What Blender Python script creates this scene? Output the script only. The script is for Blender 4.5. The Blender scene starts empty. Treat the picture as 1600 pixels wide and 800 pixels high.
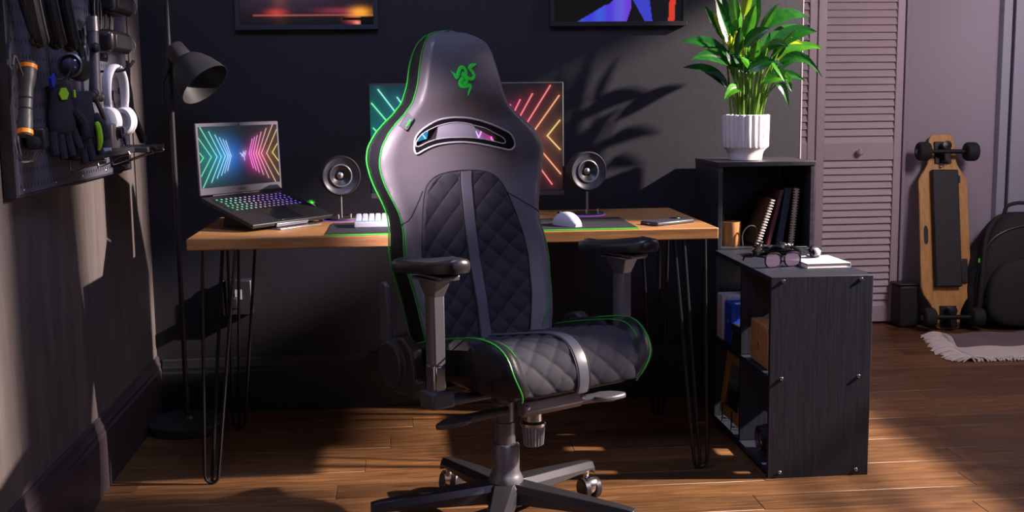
import bpy, bmesh, math, random
import numpy as np
from mathutils import Vector, Matrix
random.seed(7)
PI = math.pi
SC = bpy.context.scene
COL = SC.collection

# ------------------------------------------------------------------ camera
cd = bpy.data.cameras.new('camera'); cam = bpy.data.objects.new('camera', cd); COL.objects.link(cam)
cd.sensor_width = 36; cd.lens = 40.79; cd.clip_start = .05
CM = [[0.9956, -0.0242, 0.0905], [-0.0935, -0.1331, 0.9867], [-0.0118, -0.9908, -0.1348]]
_x = Vector((CM[0][0], CM[1][0], CM[2][0])).normalized()
_z = -Vector((CM[0][2], CM[1][2], CM[2][2])).normalized()
_y = _z.cross(_x).normalized(); _x = _y.cross(_z)
cam.matrix_world = Matrix(((_x.x, _y.x, _z.x, 0), (_x.y, _y.y, _z.y, 0), (_x.z, _y.z, _z.z, 1.12), (0, 0, 0, 1)))
SC.camera = cam

# ------------------------------------------------------------------ world, lights, exposure
w = bpy.data.worlds.new('world'); SC.world = w; w.use_nodes = True
w.node_tree.nodes['Background'].inputs[0].default_value = (.35, .45, .8, 1)
w.node_tree.nodes['Background'].inputs[1].default_value = .003
vs = SC.view_settings
vs.view_transform = 'Standard'; vs.look = 'None'; vs.exposure = 0; vs.gamma = 1; vs.use_curve_mapping = False

def lamp(name, kind, loc, target, power, color, size=.2, size_y=None, angle=60, blend=.5):
    l = bpy.data.lights.new(name, kind); l.energy = power; l.color = color
    if kind == 'AREA':
        l.shape = 'RECTANGLE'; l.size = size; l.size_y = size_y or size
    else:
        l.shadow_soft_size = size
    if kind == 'SPOT':
        l.spot_size = math.radians(angle); l.spot_blend = blend
    o = bpy.data.objects.new(name, l); COL.objects.link(o); o.location = loc
    o.rotation_euler = (Vector(target) - Vector(loc)).to_track_quat('-Z', 'Y').to_euler()
    return o
lamp('low_sun_through_window', 'SPOT', (5.4, 2.75, 3.4), (.6, 3.3, .9), 5400, (1, .84, .74), .06, angle=62, blend=.3)
lamp('key_spot', 'SPOT', (-.60, 1.30, 1.70), (-.07, 2.945, 1.02), 1650, (1, .79, .87), .12, angle=11.5, blend=1)
lamp('ceiling_softbox', 'AREA', (.0, 2.45, 2.66), (.0, 3.1, .4), 18, (.50, .58, 1), .7, .7)
lamp('left_fill', 'AREA', (.72, .7, .85), (1.15, 3.5, .3), 1.1, (1, .82, .84), .5, .5)
lamp('cool_spot', 'SPOT', (.9, .9, 1.5), (.44, 2.74, .44), 75, (.66, .64, 1), .3, angle=19, blend=1)
lamp('cool_fill', 'AREA', (2.0, 1.2, 1.6), (1.25, 3.2, .3), 2.6, (.36, .45, 1), .6, .6)
lamp('wall_beam_spot', 'SPOT', (3.1, 3.9, 2.35), (3.0, 5.4, 1.42), 22, (1, .92, .95), .1, angle=34, blend=1)  # added spot, stands in for the hazy beam on the upper wall
lamp('alcove_light', 'AREA', (2.8, 3.3, 2.0), (2.3, 5.4, 1.15), 25, (1, .82, .88), .5, .5)

# ------------------------------------------------------------------ materials
def nt(m): return m.node_tree.nodes, m.node_tree.links
def mat(name, col, rough=.5, metal=0, bump=0, bscale=200, emit=None, es=1, spec=.5, coat=0, alpha=1, trans=0):
    m = bpy.data.materials.new(name); m.use_nodes = True
    n, l = nt(m); b = n['Principled BSDF']
    b.inputs['Base Color'].default_value = (*col, 1); b.inputs['Roughness'].default_value = rough
    b.inputs['Metallic'].default_value = metal; b.inputs['Specular IOR Level'].default_value = spec
    b.inputs['Coat Weight'].default_value = coat; b.inputs['Alpha'].default_value = alpha
    b.inputs['Transmission Weight'].default_value = trans
    if emit:
        b.inputs['Emission Color'].default_value = (*emit, 1); b.inputs['Emission Strength'].default_value = es
    if bump:
        t = n.new('ShaderNodeTexNoise'); t.inputs['Scale'].default_value = bscale; t.inputs['Detail'].default_value = 3
        tc = n.new('ShaderNodeTexCoord'); l.new(tc.outputs['Object'], t.inputs['Vector'])
        bp = n.new('ShaderNodeBump'); bp.inputs['Strength'].default_value = bump; bp.inputs['Distance'].default_value = .002
        l.new(t.outputs['Fac'], bp.inputs['Height']); l.new(bp.outputs['Normal'], b.inputs['Normal'])
    return m
def grain(name, c1, c2, scale=(1, 1, 1), rough=.45, detail=6, rnd=False, bump=.15, c3=None, tint=.0, nscale=6, spec=.5):
    m = bpy.data.materials.new(name); m.use_nodes = True
    n, l = nt(m); b = n['Principled BSDF']; b.inputs['Roughness'].default_value = rough; b.inputs['Specular IOR Level'].default_value = spec
    tc = n.new('ShaderNodeTexCoord'); mp = n.new('ShaderNodeMapping'); mp.inputs['Scale'].default_value = scale
    l.new(tc.outputs['Object'], mp.inputs['Vector'])
    if rnd:
        oi = n.new('ShaderNodeObjectInfo'); mu = n.new('ShaderNodeMath'); mu.operation = 'MULTIPLY'; mu.inputs[1].default_value = 37
        l.new(oi.outputs['Random'], mu.inputs[0]); l.new(mu.outputs[0], mp.inputs['Location'])
    t = n.new('ShaderNodeTexNoise'); t.inputs['Scale'].default_value = nscale; t.inputs['Detail'].default_value = detail; t.inputs['Roughness'].default_value = .65
    t.inputs['Distortion'].default_value = .6
    l.new(mp.outputs[0], t.inputs['Vector'])
    r = n.new('ShaderNodeValToRGB'); r.color_ramp.elements[0].position = .3; r.color_ramp.elements[1].position = .7
    r.color_ramp.elements[0].color = (*c1, 1); r.color_ramp.elements[1].color = (*c2, 1)
    if c3:
        e = r.color_ramp.elements.new(.5); e.color = (*c3, 1)
    l.new(t.outputs['Fac'], r.inputs['Fac'])
    out = r.outputs['Color']
    if rnd:
        hv = n.new('ShaderNodeHueSaturation'); l.new(out, hv.inputs['Color'])
        mr = n.new('ShaderNodeMapRange'); mr.inputs['To Min'].default_value = 1 - tint; mr.inputs['To Max'].default_value = 1 + tint
        l.new(oi.outputs['Random'], mr.inputs['Value']); l.new(mr.outputs[0], hv.inputs['Value']); out = hv.outputs['Color']
    l.new(out, b.inputs['Base Color'])
    bp = n.new('ShaderNodeBump'); bp.inputs['Strength'].default_value = bump; bp.inputs['Distance'].default_value = .002
    l.new(t.outputs['Fac'], bp.inputs['Height']); l.new(bp.outputs['Normal'], b.inputs['Normal'])
    return m
def vcol(name, strength, base=0.0, rough=.3):
    m = bpy.data.materials.new(name); m.use_nodes = True
    n, l = nt(m); b = n['Principled BSDF']; b.inputs['Roughness'].default_value = rough
    a = n.new('ShaderNodeAttribute'); a.attribute_name = 'Col'
    if strength:
        b.inputs['Base Color'].default_value = (.006, .006, .007, 1); b.inputs['Specular IOR Level'].default_value = .15
        l.new(a.outputs['Color'], b.inputs['Emission Color']); b.inputs['Emission Strength'].default_value = strength
    else:
        l.new(a.outputs['Color'], b.inputs['Base Color'])
    return m
M = {}
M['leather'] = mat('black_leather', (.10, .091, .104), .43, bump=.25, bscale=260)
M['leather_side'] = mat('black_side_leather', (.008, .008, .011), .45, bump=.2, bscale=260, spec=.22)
M['suede'] = mat('quilted_suede', (.028, .027, .036), .8, bump=.3, bscale=400, spec=.25)
M['laptop_black'] = mat('anodised_black', (.010, .009, .012), .5)
M['laptop_grey'] = mat('anodised_grey', (.085, .08, .11), .45, metal=.2)
M['speaker_face'] = mat('speaker_baffle', (.040, .044, .066), .38)
M['ring_grey2'] = mat('satin_grey_ring', (.16, .16, .19), .35)
M['cone'] = mat('speaker_cone', (.03, .03, .035), .35)
M['matpad'] = mat('desk_mat_cloth', (.012, .013, .02), .7, bump=.3, bscale=500)
M['cyan_glow'] = mat('cyan_underglow', (.1, .3, .3), .4, emit=(.1, .75, .7), es=.35)
M['mouse_white'] = mat('white_mouse_shell', (.55, .55, .62), .45)
M['phone_case'] = mat('slate_phone_case', (.03, .035, .05), .4)
M['matte_base'] = mat('lamp_base_black', (.035, .033, .04), .45)
M['matte_shade'] = mat('lamp_shade_black', (.022, .022, .028), .5)
M['lamp_pole'] = mat('lamp_pole_black', (.05, .045, .055), .35, metal=.5)
M['ash_plain'] = grain('black_ash_board', (.012, .012, .016), (.04, .038, .048), (2, 20, 20), .4, bump=.15, nscale=4)
M['pale_grey'] = mat('pale_grey_board', (.5, .5, .56), .5)
M['strap_grey'] = mat('grey_watch_strap', (.30, .30, .36), .5)
M['peg_edge'] = mat('pegboard_flange', (.035, .034, .05), .45)
M['strap_sheen'] = mat('dark_strap', (.014, .014, .019), .5)
M['gloss_case'] = mat('black_case', (.01, .01, .012), .3)
M['bluegrey'] = mat('pale_blue_card', (.35, .45, .6), .5)
M['key_white'] = mat('white_keycaps', (.36, .36, .44), .5)
M['satin_light'] = mat('pale_grey_leather', (.25, .24, .30), .4)
M['rubber_satin'] = mat('soft_armrest_rubber', (.020, .019, .022), .33)
M['satin'] = mat('grey_stripe_leather', (.10, .10, .125), .34)
M['thread'] = mat('green_piping', (.012, .26, .022), .4, emit=(.02, .6, .04), es=.0)
M['logo'] = mat('green_embroidery', (.025, .85, .05), .45)
M['stitch'] = mat('black_stitching', (.006, .006, .008), .6)
M['plastic'] = mat('black_plastic', (.022, .022, .026), .42, bump=.1, bscale=300)
M['plastic_grey'] = mat('charcoal_plastic', (.055, .053, .062), .45, bump=.15, bscale=350)
M['gloss'] = mat('glossy_black', (.008, .008, .01), .18)
M['matte'] = mat('matte_black', (.012, .012, .014), .6)
M['rubber'] = mat('black_rubber', (.012, .012, .013), .8)
M['frame_metal'] = mat('powder_coated_metal', (.15, .145, .165), .42, metal=.5, bump=.1, bscale=400)
M['base_metal'] = mat('dark_base_metal', (.048, .046, .054), .4, metal=.6)
M['chrome'] = mat('polished_steel', (.62, .6, .62), .22, metal=1)
M['steel'] = mat('brushed_steel', (.3, .29, .32), .38, metal=1)
M['black_metal'] = mat('black_metal_rod', (.03, .03, .035), .35, metal=.7)
M['ring_grey'] = mat('grey_trim', (.36, .34, .37), .45)
M['wall_dark'] = grain('dark_navy_paint', (.0085, .0082, .0150), (.0115, .0110, .0195), (1, 1, 1), .6, nscale=40, bump=.25)
M['plaster'] = grain('taupe_plaster', (.075, .06, .060), (.135, .108, .102), (1, 3.0, .5), .8, nscale=5, bump=.6, c3=(.10, .081, .079))
M['base_purple'] = mat('dark_plum_paint', (.05, .036, .045), .45)
M['base_dark'] = mat('dark_baseboard_paint', (.02, .02, .026), .4)
M['louver'] = mat('mauve_white_paint', (.46, .37, .41), .5)
M['wall_white'] = mat('lilac_white_wall', (.33, .285, .335), .7, bump=.2, bscale=120)
M['door_grey'] = mat('cool_grey_door', (.33, .33, .40), .5)
M['floor'] = grain('oak_plank', (.070, .028, .010), (.215, .105, .040), (.7, 7, 7), .44, rnd=True, tint=.28, bump=.12, nscale=7, c3=(.135, .061, .023))
M['floor_gap'] = mat('floor_joint', (.012, .006, .003), .8)
M['desk'] = grain('butcher_block', (.25, .105, .034), (.50, .26, .105), (1.2, 16, 16), .38, bump=.08, nscale=5, c3=(.37, .175, .062))
M['ash'] = grain('black_ash_veneer', (.0035, .0045, .011), (.015, .0175, .040), (26, 26, 1.4), .55, bump=.3, nscale=4, c3=(.008, .010, .022))
M['bamboo'] = grain('bamboo_deck', (.42, .2, .05), (.62, .34, .11), (14, 14, 1.0), .4, nscale=5, bump=.05)
M['oak'] = grain('light_oak', (.36, .19, .07), (.52, .3, .12), (12, 12, 1.5), .5, nscale=5)
M['cupwood'] = grain('acacia_wood', (.30, .12, .035), (.52, .26, .09), (30, 30, 2), .45, nscale=4)
M['white_ceramic'] = mat('white_ceramic', (.78, .74, .75), .35)
M['soil'] = mat('potting_soil', (.02, .014, .01), .95, bump=.8, bscale=80)
M['white_plastic'] = mat('white_plastic', (.52, .51, .58), .4)
M['ear'] = mat('pale_grey_cushion', (.5, .5, .58), .7)
M['paper'] = mat('paper_pages', (.75, .7, .64), .7)
M['blue'] = mat('blue_binder', (.012, .07, .52), .45)
M['bluetoy'] = mat('blue_rubber', (.02, .05, .6), .5)
M['lime'] = mat('lime_rubber', (.42, .85, .02), .5)
M['green'] = mat('vivid_green', (.05, .7, .02), .5)
M['orange'] = mat('orange_plastic', (.95, .28, .02), .45)
M['burgundy'] = mat('burgundy_cover', (.09, .02, .035), .45)
M['navycover'] = mat('navy_cover', (.02, .03, .05), .5)
M['browncover'] = mat('brown_cover', (.12, .055, .02), .55)
M['kraft'] = mat('cream_coil', (.6, .5, .36), .5)
M['cloth'] = mat('black_nylon', (.018, .018, .021), .85, bump=.5, bscale=300)
M['glove'] = mat('black_glove_fabric', (.03, .027, .04), .85, bump=.4, bscale=300)
M['rug'] = mat('off_white_yarn', (.62, .55, .51), .95, bump=.8, bscale=150)
M['rugdark'] = mat('charcoal_yarn', (.14, .11, .11), .95, bump=.6, bscale=150)
M['lens'] = mat('tinted_lens', (.10, .07, .12), .06, coat=1)
M['violet'] = mat('violet_light', (.1, .02, .2), .4, emit=(.35, .1, .8), es=.5)
M['steelplate'] = mat('galvanised_plate', (.09, .09, .12), .4, metal=.8)

def leafmat(name, c1, c2):
    m = grain(name, c1, c2, (3, 3, 3), .22, nscale=7, bump=.05)
    n, l = nt(m); b = n['Principled BSDF']
    b.inputs['Subsurface Weight'].default_value = 0
    tr = n.new('ShaderNodeBsdfTranslucent'); mx = n.new('ShaderNodeMixShader'); mx.inputs[0].default_value = .22
    src = b.inputs['Base Color'].links[0].from_socket; l.new(src, tr.inputs['Color'])
    o = n['Material Output']; l.new(b.outputs[0], mx.inputs[1]); l.new(tr.outputs[0], mx.inputs[2]); l.new(mx.outputs[0], o.inputs['Surface'])
    return m
M['leaf'] = leafmat('deep_green_leaf', (.006, .060, .010), (.022, .15, .016))
M['leaf2'] = leafmat('fresh_green_leaf', (.025, .17, .012), (.085, .32, .02))
M['leaf3'] = leafmat('yellow_lit_leaf', (.16, .36, .015), (.45, .52, .03))  # yellow light on the leaves put into their colour
M['stalk'] = leafmat('pale_stalk', (.10, .26, .03), (.26, .42, .08))

def peg_material():
    m = mat('pegboard_metal', (.085, .083, .115), .5)
    n, l = nt(m); b = n['Principled BSDF']
    tc = n.new('ShaderNodeTexCoord'); sp = n.new('ShaderNodeSeparateXYZ'); l.new(tc.outputs['Object'], sp.inputs[0])
    def op(o, a, bb=None):
        x = n.new('ShaderNodeMath'); x.operation = o
        for i, q in enumerate((a, bb)):
            if q is None: continue
            if isinstance(q, (int, float)): x.inputs[i].default_value = q
            else: l.new(q, x.inputs[i])
        return x.outputs[0]
    fy = op('SUBTRACT', op('FRACT', op('MULTIPLY', sp.outputs['Y'], 1 / .0254)), .5)
    fz = op('SUBTRACT', op('FRACT', op('MULTIPLY', sp.outputs['Z'], 1 / .0372)), .5)
    d = op('SQRT', op('ADD', op('POWER', op('MULTIPLY', fy, 1.0), 2), op('POWER', op('MULTIPLY', fz, 1.0), 2)))
    hole = op('LESS_THAN', d, .16)
    mx = n.new('ShaderNodeMix'); mx.data_type = 'RGBA'; mx.inputs['A'].default_value = (.085, .083, .115, 1); mx.inputs['B'].default_value = (.002, .002, .003, 1)
    l.new(hole, mx.inputs['Factor']); l.new(mx.outputs['Result'], b.inputs['Base Color'])
    return m
M['peg'] = peg_material()

# ------------------------------------------------------------------ mesh helpers
def B(): return bmesh.new()
def rotm(axis, ang, c=(0, 0, 0)):
    c = Vector(c); return Matrix.Translation(c) @ Matrix.Rotation(ang, 4, axis) @ Matrix.Translation(-c)
def box(bm, x0, x1, y0, y1, z0, z1, mtx=None):
    r = bmesh.ops.create_cube(bm, size=1)['verts']
    for v in r:
        v.co = Vector(((x0 + x1) / 2 + v.co.x * (x1 - x0), (y0 + y1) / 2 + v.co.y * (y1 - y0), (z0 + z1) / 2 + v.co.z * (z1 - z0)))
        if mtx is not None: v.co = mtx @ v.co
    return r
def frame_of(d):
    d = Vector(d).normalized(); u = d.cross(Vector((0, 0, 1)))
    if u.length < 1e-4: u = Vector((1, 0, 0))
    u.normalize(); return u, d.cross(u).normalized()
def tube(bm, pts, r, n=8, closed=False, cap=True):
    pts = [Vector(p) for p in pts]; k = len(pts)
    if not hasattr(r, '__len__'): r = [r] * k
    rings = []; pu = None
    for i, p in enumerate(pts):
        a = pts[(i - 1) % k] if (closed or i > 0) else pts[0]
        b = pts[(i + 1) % k] if (closed or i < k - 1) else pts[-1]
        d = (b - a)
        if d.length < 1e-9: d = Vector((0, 0, 1))
        d.normalize()
        if pu is None: u, v = frame_of(d)
        else:
            u = pu - d * pu.dot(d)
            if u.length < 1e-5: u, v = frame_of(d)
            u.normalize(); v = d.cross(u)
        pu = u
        rings.append([bm.verts.new(p + (u * math.cos(2 * PI * j / n) + v * math.sin(2 * PI * j / n)) * r[i]) for j in range(n)])
    rng = range(k) if closed else range(k - 1)
    for i in rng:
        a, b = rings[i], rings[(i + 1) % k]
        for j in range(n):
            bm.faces.new((a[j], a[(j + 1) % n], b[(j + 1) % n], b[j]))
    if cap and not closed:
        bm.faces.new(rings[0][::-1]); bm.faces.new(rings[-1])
def cyl(bm, p0, p1, r0, r1=None, n=24): tube(bm, [p0, p1], [r0, r0 if r1 is None else r1], n)
def lathe(bm, prof, n=32, mtx=None, cap=True):
    rings = []
    for r, z in prof:
        rings.append([bm.verts.new(Vector((r * math.cos(2 * PI * j / n), r * math.sin(2 * PI * j / n), z))) for j in range(n)])
    for a, b in zip(rings, rings[1:]):
        for j in range(n): bm.faces.new((a[j], a[(j + 1) % n], b[(j + 1) % n], b[j]))
    if cap:
        if prof[0][0] > 1e-5: bm.faces.new(rings[0][::-1])
        if prof[-1][0] > 1e-5: bm.faces.new(rings[-1])
    if mtx is not None:
        for R in rings:
            for v in R: v.co = mtx @ v.co
def prism(bm, pts, d0, d1, fn):
    """polygon pts (a,b) extruded between depths; fn(a,b,d)->xyz"""
    a = [bm.verts.new(fn(p[0], p[1], d0)) for p in pts]; b = [bm.verts.new(fn(p[0], p[1], d1)) for p in pts]
    n = len(pts)
    bm.faces.new(a[::-1]); bm.faces.new(b)
    for i in range(n): bm.faces.new((a[i], a[(i + 1) % n], b[(i + 1) % n], b[i]))
def sphere(bm, c, r, sc=(1, 1, 1), n=20, m=12, mtx=None):
    prof = [(r * math.sin(PI * i / m), -r * math.cos(PI * i / m)) for i in range(m + 1)]
    prof[0] = (1e-6, -r); prof[-1] = (1e-6, r)
    b2 = len(bm.verts); lathe(bm, prof, n, cap=False)
    bm.verts.ensure_lookup_table()
    for v in bm.verts[b2:]:
        v.co = Vector((v.co.x * sc[0], v.co.y * sc[1], v.co.z * sc[2]))
        if mtx is not None: v.co = mtx @ v.co
        v.co += Vector(c)
def gridmesh(bm, rows, closed=False):
    R = [[bm.verts.new(p) for p in row] for row in rows]
    for a, b in zip(R, R[1:]):
        k = len(a)
        for j in range(k if closed else k - 1):
            bm.faces.new((a[j], a[(j + 1) % k], b[(j + 1) % k], b[j]))
    return R
def done(name, bm, mt, parent=None, smooth=True, bev=0, loc=None, seg=2, ang=35, stuff=False, label=None, keepnormals=False):
    bmesh.ops.remove_doubles(bm, verts=bm.verts, dist=1e-6)
    if not keepnormals: bmesh.ops.recalc_face_normals(bm, faces=bm.faces)
    me = bpy.data.meshes.new(name); bm.to_mesh(me); bm.free()
    o = bpy.data.objects.new(name, me); COL.objects.link(o); me.materials.append(M[mt] if isinstance(mt, str) else mt)
    if smooth:
        me.shade_smooth(); me.set_sharp_from_angle(angle=math.radians(ang))
    if bev:
        md = o.modifiers.new('bevel', 'BEVEL'); md.width = bev; md.segments = seg; md.limit_method = 'ANGLE'; md.angle_limit = math.radians(40)
        md.harden_normals = False
    if parent: o.parent = parent
    if loc: o.location = loc
    if stuff: o['kind'] = 'stuff'
    if label: o['label'] = label
    return o
def tag(o, label, cat, group=None):
    o['label'] = label; o['category'] = cat
    if group: o['group'] = group
    return o
def thing(name, label, cat, loc=(0, 0, 0), rz=0, group=None):
    o = bpy.data.objects.new(name, None); COL.objects.link(o); o.location = loc; o.rotation_euler = (0, 0, rz); o.empty_display_size = .05
    return tag(o, label, cat, group)
def struct(name, bm, mt, **k):
    o = done(name, bm, mt, **k); o['kind'] = 'structure'; return o
def bx(name, mt, x0, x1, y0, y1, z0, z1, parent=None, bev=0, mtx=None, **k):
    bm = B(); box(bm, x0, x1, y0, y1, z0, z1, mtx); return done(name, bm, mt, parent, bev=bev, **k)
def inst(o, parent=None, loc=None, rot=None, label=None):
    c = o.copy(); COL.objects.link(c)
    if parent: c.parent = parent
    if loc is not None: c.location = loc
    if rot is not None: c.rotation_euler = rot
    if label: c['label'] = label
    return c
def dup(root, loc, rz=0, label=None):
    r = root.copy(); COL.objects.link(r); r.location = loc; r.rotation_euler = (0, 0, rz)
    if label: r['label'] = label
    for ch in list(root.children):
        c = ch.copy(); COL.objects.link(c); c.parent = r
        for g in list(ch.children):
            d = g.copy(); COL.objects.link(d); d.parent = c
    return r
def lerp(a, b, t): return a + (b - a) * t
def ss(x, a, b):
    t = min(1, max(0, (x - a) / (b - a))); return t * t * (3 - 2 * t)
def bez(p, n=12):
    """Catmull-Rom through points"""
    p = [Vector(q) for q in p]; out = []
    for i in range(len(p) - 1):
        a = p[max(i - 1, 0)]; b = p[i]; c = p[i + 1]; d = p[min(i + 2, len(p) - 1)]
        for k in range(n):
            t = k / n
            out.append(.5 * ((2 * b) + (c - a) * t + (2 * a - 5 * b + 4 * c - d) * t * t + (3 * b - a - 3 * c + d) * t ** 3))
    out.append(p[-1]); return out

# ------------------------------------------------------------------ setting: floor
XL, YB = -.905, 4.2
bm = B(); box(bm, XL - .1, 3.3, .8, 5.5, -.06, -.004); floor = struct('floor', bm, 'floor_gap', smooth=False)
PW, PLN = .118, 1.25
bm = B(); box(bm, -PLN / 2 + .0007, PLN / 2 - .0007, -PW / 2 + .0007, PW / 2 - .0007, -.02, 0)
plank0 = done('plank', bm, 'floor', floor, bev=.0008, seg=1)
first = True; y = 2.2; row = 0
while y < 5.5:
    x = XL + .35 - (row * .47 % 1.0) * PLN
    while x < 3.9:
        if x - PLN / 2 < 3.3 and x + PLN / 2 > XL:
            p = plank0 if first else inst(plank0, floor); first = False
            p.location = (x, y, 0)
        x += PLN
    y += PW; row += 1
# walls
bm = B(); box(bm, XL - .1, 1.462, YB, YB + .12, -.05, 2.75); struct('wall_back', bm, 'wall_dark', smooth=False)
bm = B(); box(bm, 1.4625, 1.4665, YB - .001, YB + .121, -.05, 2.75); struct('trim_3', bm, 'louver', smooth=False)
bm = B(); box(bm, XL - .1, XL, .8, YB, -.05, 2.75); struct('wall_left', bm, 'plaster', smooth=False)
YC = 5.45
bm = B(); box(bm, 1.2, 3.3, YC, YC + .1, -.05, 2.75); struct('wall_closet', bm, 'wall_white', smooth=False)
# right wall with the window that lets the light in
bm = B()
XR = 3.2; WY0, WY1, WZ0, WZ1 = 2.2, 3.75, 1.36, 2.70
box(bm, XR, XR + .1, .8, WY0, -.05, 2.75); box(bm, XR, XR + .1, WY1, 5.5, -.05, 2.75)
box(bm, XR, XR + .1, WY0, WY1, -.05, WZ0); box(bm, XR, XR + .1, WY0, WY1, WZ1, 2.75)
struct('wall_right', bm, 'wall_white', smooth=False)
bm = B()
box(bm, XR - .01, XR + .06, WY0 - .05, WY0, WZ0 - .05, WZ1 + .05); box(bm, XR - .01, XR + .06, WY1, WY1 + .05, WZ0 - .05, WZ1 + .05)
box(bm, XR - .01, XR + .06, WY0, WY1, WZ1, WZ1 + .05); box(bm, XR - .03, XR + .06, WY0, WY1, WZ0 - .05, WZ0)
win = struct('window_1', bm, 'wall_white', smooth=False)
for i, z in enumerate((1.412, 1.452, 1.60, 1.675)):  # upper two slats added to dim the floor by the low bookcase
    bx('slat', 'louver', XR + .03, XR + .05, WY0, WY1, z - .009, z + .009, win)
for y0, y1, z0 in ((2.722, 2.955, 2.10), (3.055, 3.125, 2.415), (3.205, WY1, 2.415)):       # unseen panels added to keep window light off the chair and walls
    bx('light_blocker', 'rug', XR + .062, XR + .068, y0, y1, z0, WZ1, win)
bx('light_blocker', 'rug', XR + .062, XR + .068, 3.09, 3.33, 2.075, 2.28, win)  # added bar that cuts the beam reaching under the desk
# baseboards
def baseboard(name, mt, pts_fn, length, h=.215):
    prof = [(0, 0), (.022, 0), (.022, h - .05), (.018, h - .042), (.018, h - .03), (.012, h - .018), (.010, h - .004), (.004, h), (0, h)]
    bm = B(); prism(bm, prof, 0, length, pts_fn); return struct(name, bm, mt, ang=25)
baseboard('baseboard_left', 'base_purple', lambda a, b, d: Vector((XL + a, 1.2 + d, b)), 3.365 - 1.2)
baseboard('baseboard_left', 'base_purple', lambda a, b, d: Vector((XL + a - .004, 3.369 + d, b)), YB - 3.369)
baseboard('baseboard_back', 'base_dark', lambda a, b, d: Vector((XL + .02 + d, YB - a, b)), 1.461 - XL - .02, h=.2)

# closet bifold door (louvered), knob
def louver_panel(name, x0, x1, y, knob):
    t = .03; st = .042
    fr = B()
    box(fr, x0, x0 + st, y - t, y, .012, 2.05); box(fr, x1 - st * .9, x1, y - t, y, .012, 2.05)
    door = struct(name, fr, 'louver', bev=.003)
    for nm, z0, z1 in (('bottom_rail', .012, .085), ('lock_rail', .805, .888), ('top_rail', 1.97, 2.05)):
        bx(nm, 'louver', x0 + st, x1 - st * .9, y - t + .003, y - .003, z0, z1, door, bev=.002)
    bm = B(); L = x1 - x0 - st * 1.9
    box(bm, -L / 2, L / 2, -.0035, .0035, -.0215, .0215, Matrix.Rotation(math.radians(-24), 4, 'X'))
    s0 = done('slat', bm, 'louver', door, bev=.0015); s0.location = (x0 + st + L / 2, y - t / 2, .105)
    for a, b in ((.105, .79), (.905, 1.955)):
        k = int(round((b - a) / .0345))
        for i in range(k + 1):
            z = a + (b - a) * i / k
            if a == .105 and i == 0: continue
            inst(s0, door, (x0 + st + L / 2, y - t / 2, z))
    if knob:
        bm = B(); lathe(bm, [(.008, 0), (.008, .01), (.012, .016), (.0165, .024), (.0165, .031), (.011, .037), (1e-5, .038)], 20, Matrix.Translation((2.174, y - t + .003, .845)) @ Matrix.Rotation(PI / 2, 4, 'X'))
        done('knob', bm, 'louver', door)
    return door
louver_panel('door_1', 1.962, 2.386, 5.44, True)
louver_panel('door_2', 1.535, 1.957, 5.44, False)
bm = B(); box(bm, 2.40, 2.418, 5.425, 5.45, 0, 2.3); struct('trim_1', bm, 'wall_white', bev=.003)
bm = B(); box(bm, 2.872, 2.915, 5.405, 5.45, 0, 2.3); struct('trim_2', bm, 'door_grey', bev=.003)
bm = B(); box(bm, 2.935, 3.3, 5.41, 5.449, .012, 2.2); d3 = struct('door_3', bm, 'door_grey', bev=.004)
bm = B(); box(bm, 2.9155, 2.9345, 5.435, 5.449, 0, 2.3); struct('gap_shade_strip', bm, 'matte', smooth=False)  # black strip, the shade of the door gap put into colour

# ------------------------------------------------------------------ gaming chair (local: x right, -y forward, z up)
CH = thing('gaming_chair', 'black leather high-back gaming chair with green piping in front of the wooden desk', 'chair', (.244, 2.911, 0), math.radians(30))
ZZ = [.44, .5, .6, .7, .8, .9, 1.03, 1.17, 1.29, 1.35]; WW = [-.078, -.09, -.11, -.14, -.16, -.175, -.172, -.175, -.19, -.2]
W0 = lambda z: float(np.interp(z, ZZ, WW))
WING = lambda z: float(np.interp(z, [.45, .55, .7, .85, .95, 1.05, 1.4], [.05, .06, .06, .045, .025, .015, .0]))
HZ = [.44, .47, .53, .58, .64, .69, .74, .79, .83, .875, .92, .965, 1.0, 1.035, 1.06, 1.08, 1.11, 1.15, 1.2, 1.24, 1.265, 1.282, 1.292, 1.2975]
HW = [.182, .19, .2, .207, .213, .222, .222, .213, .215, .232, .248, .256, .25, .227, .2, .175, .146, .13, .118, .106, .093, .072, .046, .012]
def smooth_table(zs, hs, n):
    zz = np.interp(np.linspace(0, 1, n), np.linspace(0, 1, len(zs)), zs)
    hh = np.interp(zz, zs, hs)
    for _ in range(2):
        hh[1:-1] = .25 * hh[:-2] + .5 * hh[1:-1] + .25 * hh[2:]
    return zz, hh
BZ, BH = smooth_table(HZ, HW, 110)
hwf = lambda z: float(np.interp(z, BZ, BH))
def front(s, z):
    """forward offset of the leather face at (s, z)"""
    h = max(hwf(z), .01); u = min(1, abs(s) / h)
    f = W0(z) + WING(z) * u ** 3
    pil = ss(z, 1.06, 1.14) * (1 - ss(z, 1.22, 1.30))
    f += .024 * pil * (1 - u * u)
    f += .010 * ss(z, .93, 1.0) * (1 - ss(z, 1.02, 1.10)) * (u ** 2)
    f -= .020 * max(0, (u - .86) / .14) ** 2
    f -= .03 * ss(z, 1.25, 1.2975) ** 2
    return f
def LP(s, wv, z): return Vector((s, -wv, z))
rows = []
NU = 44
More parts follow.
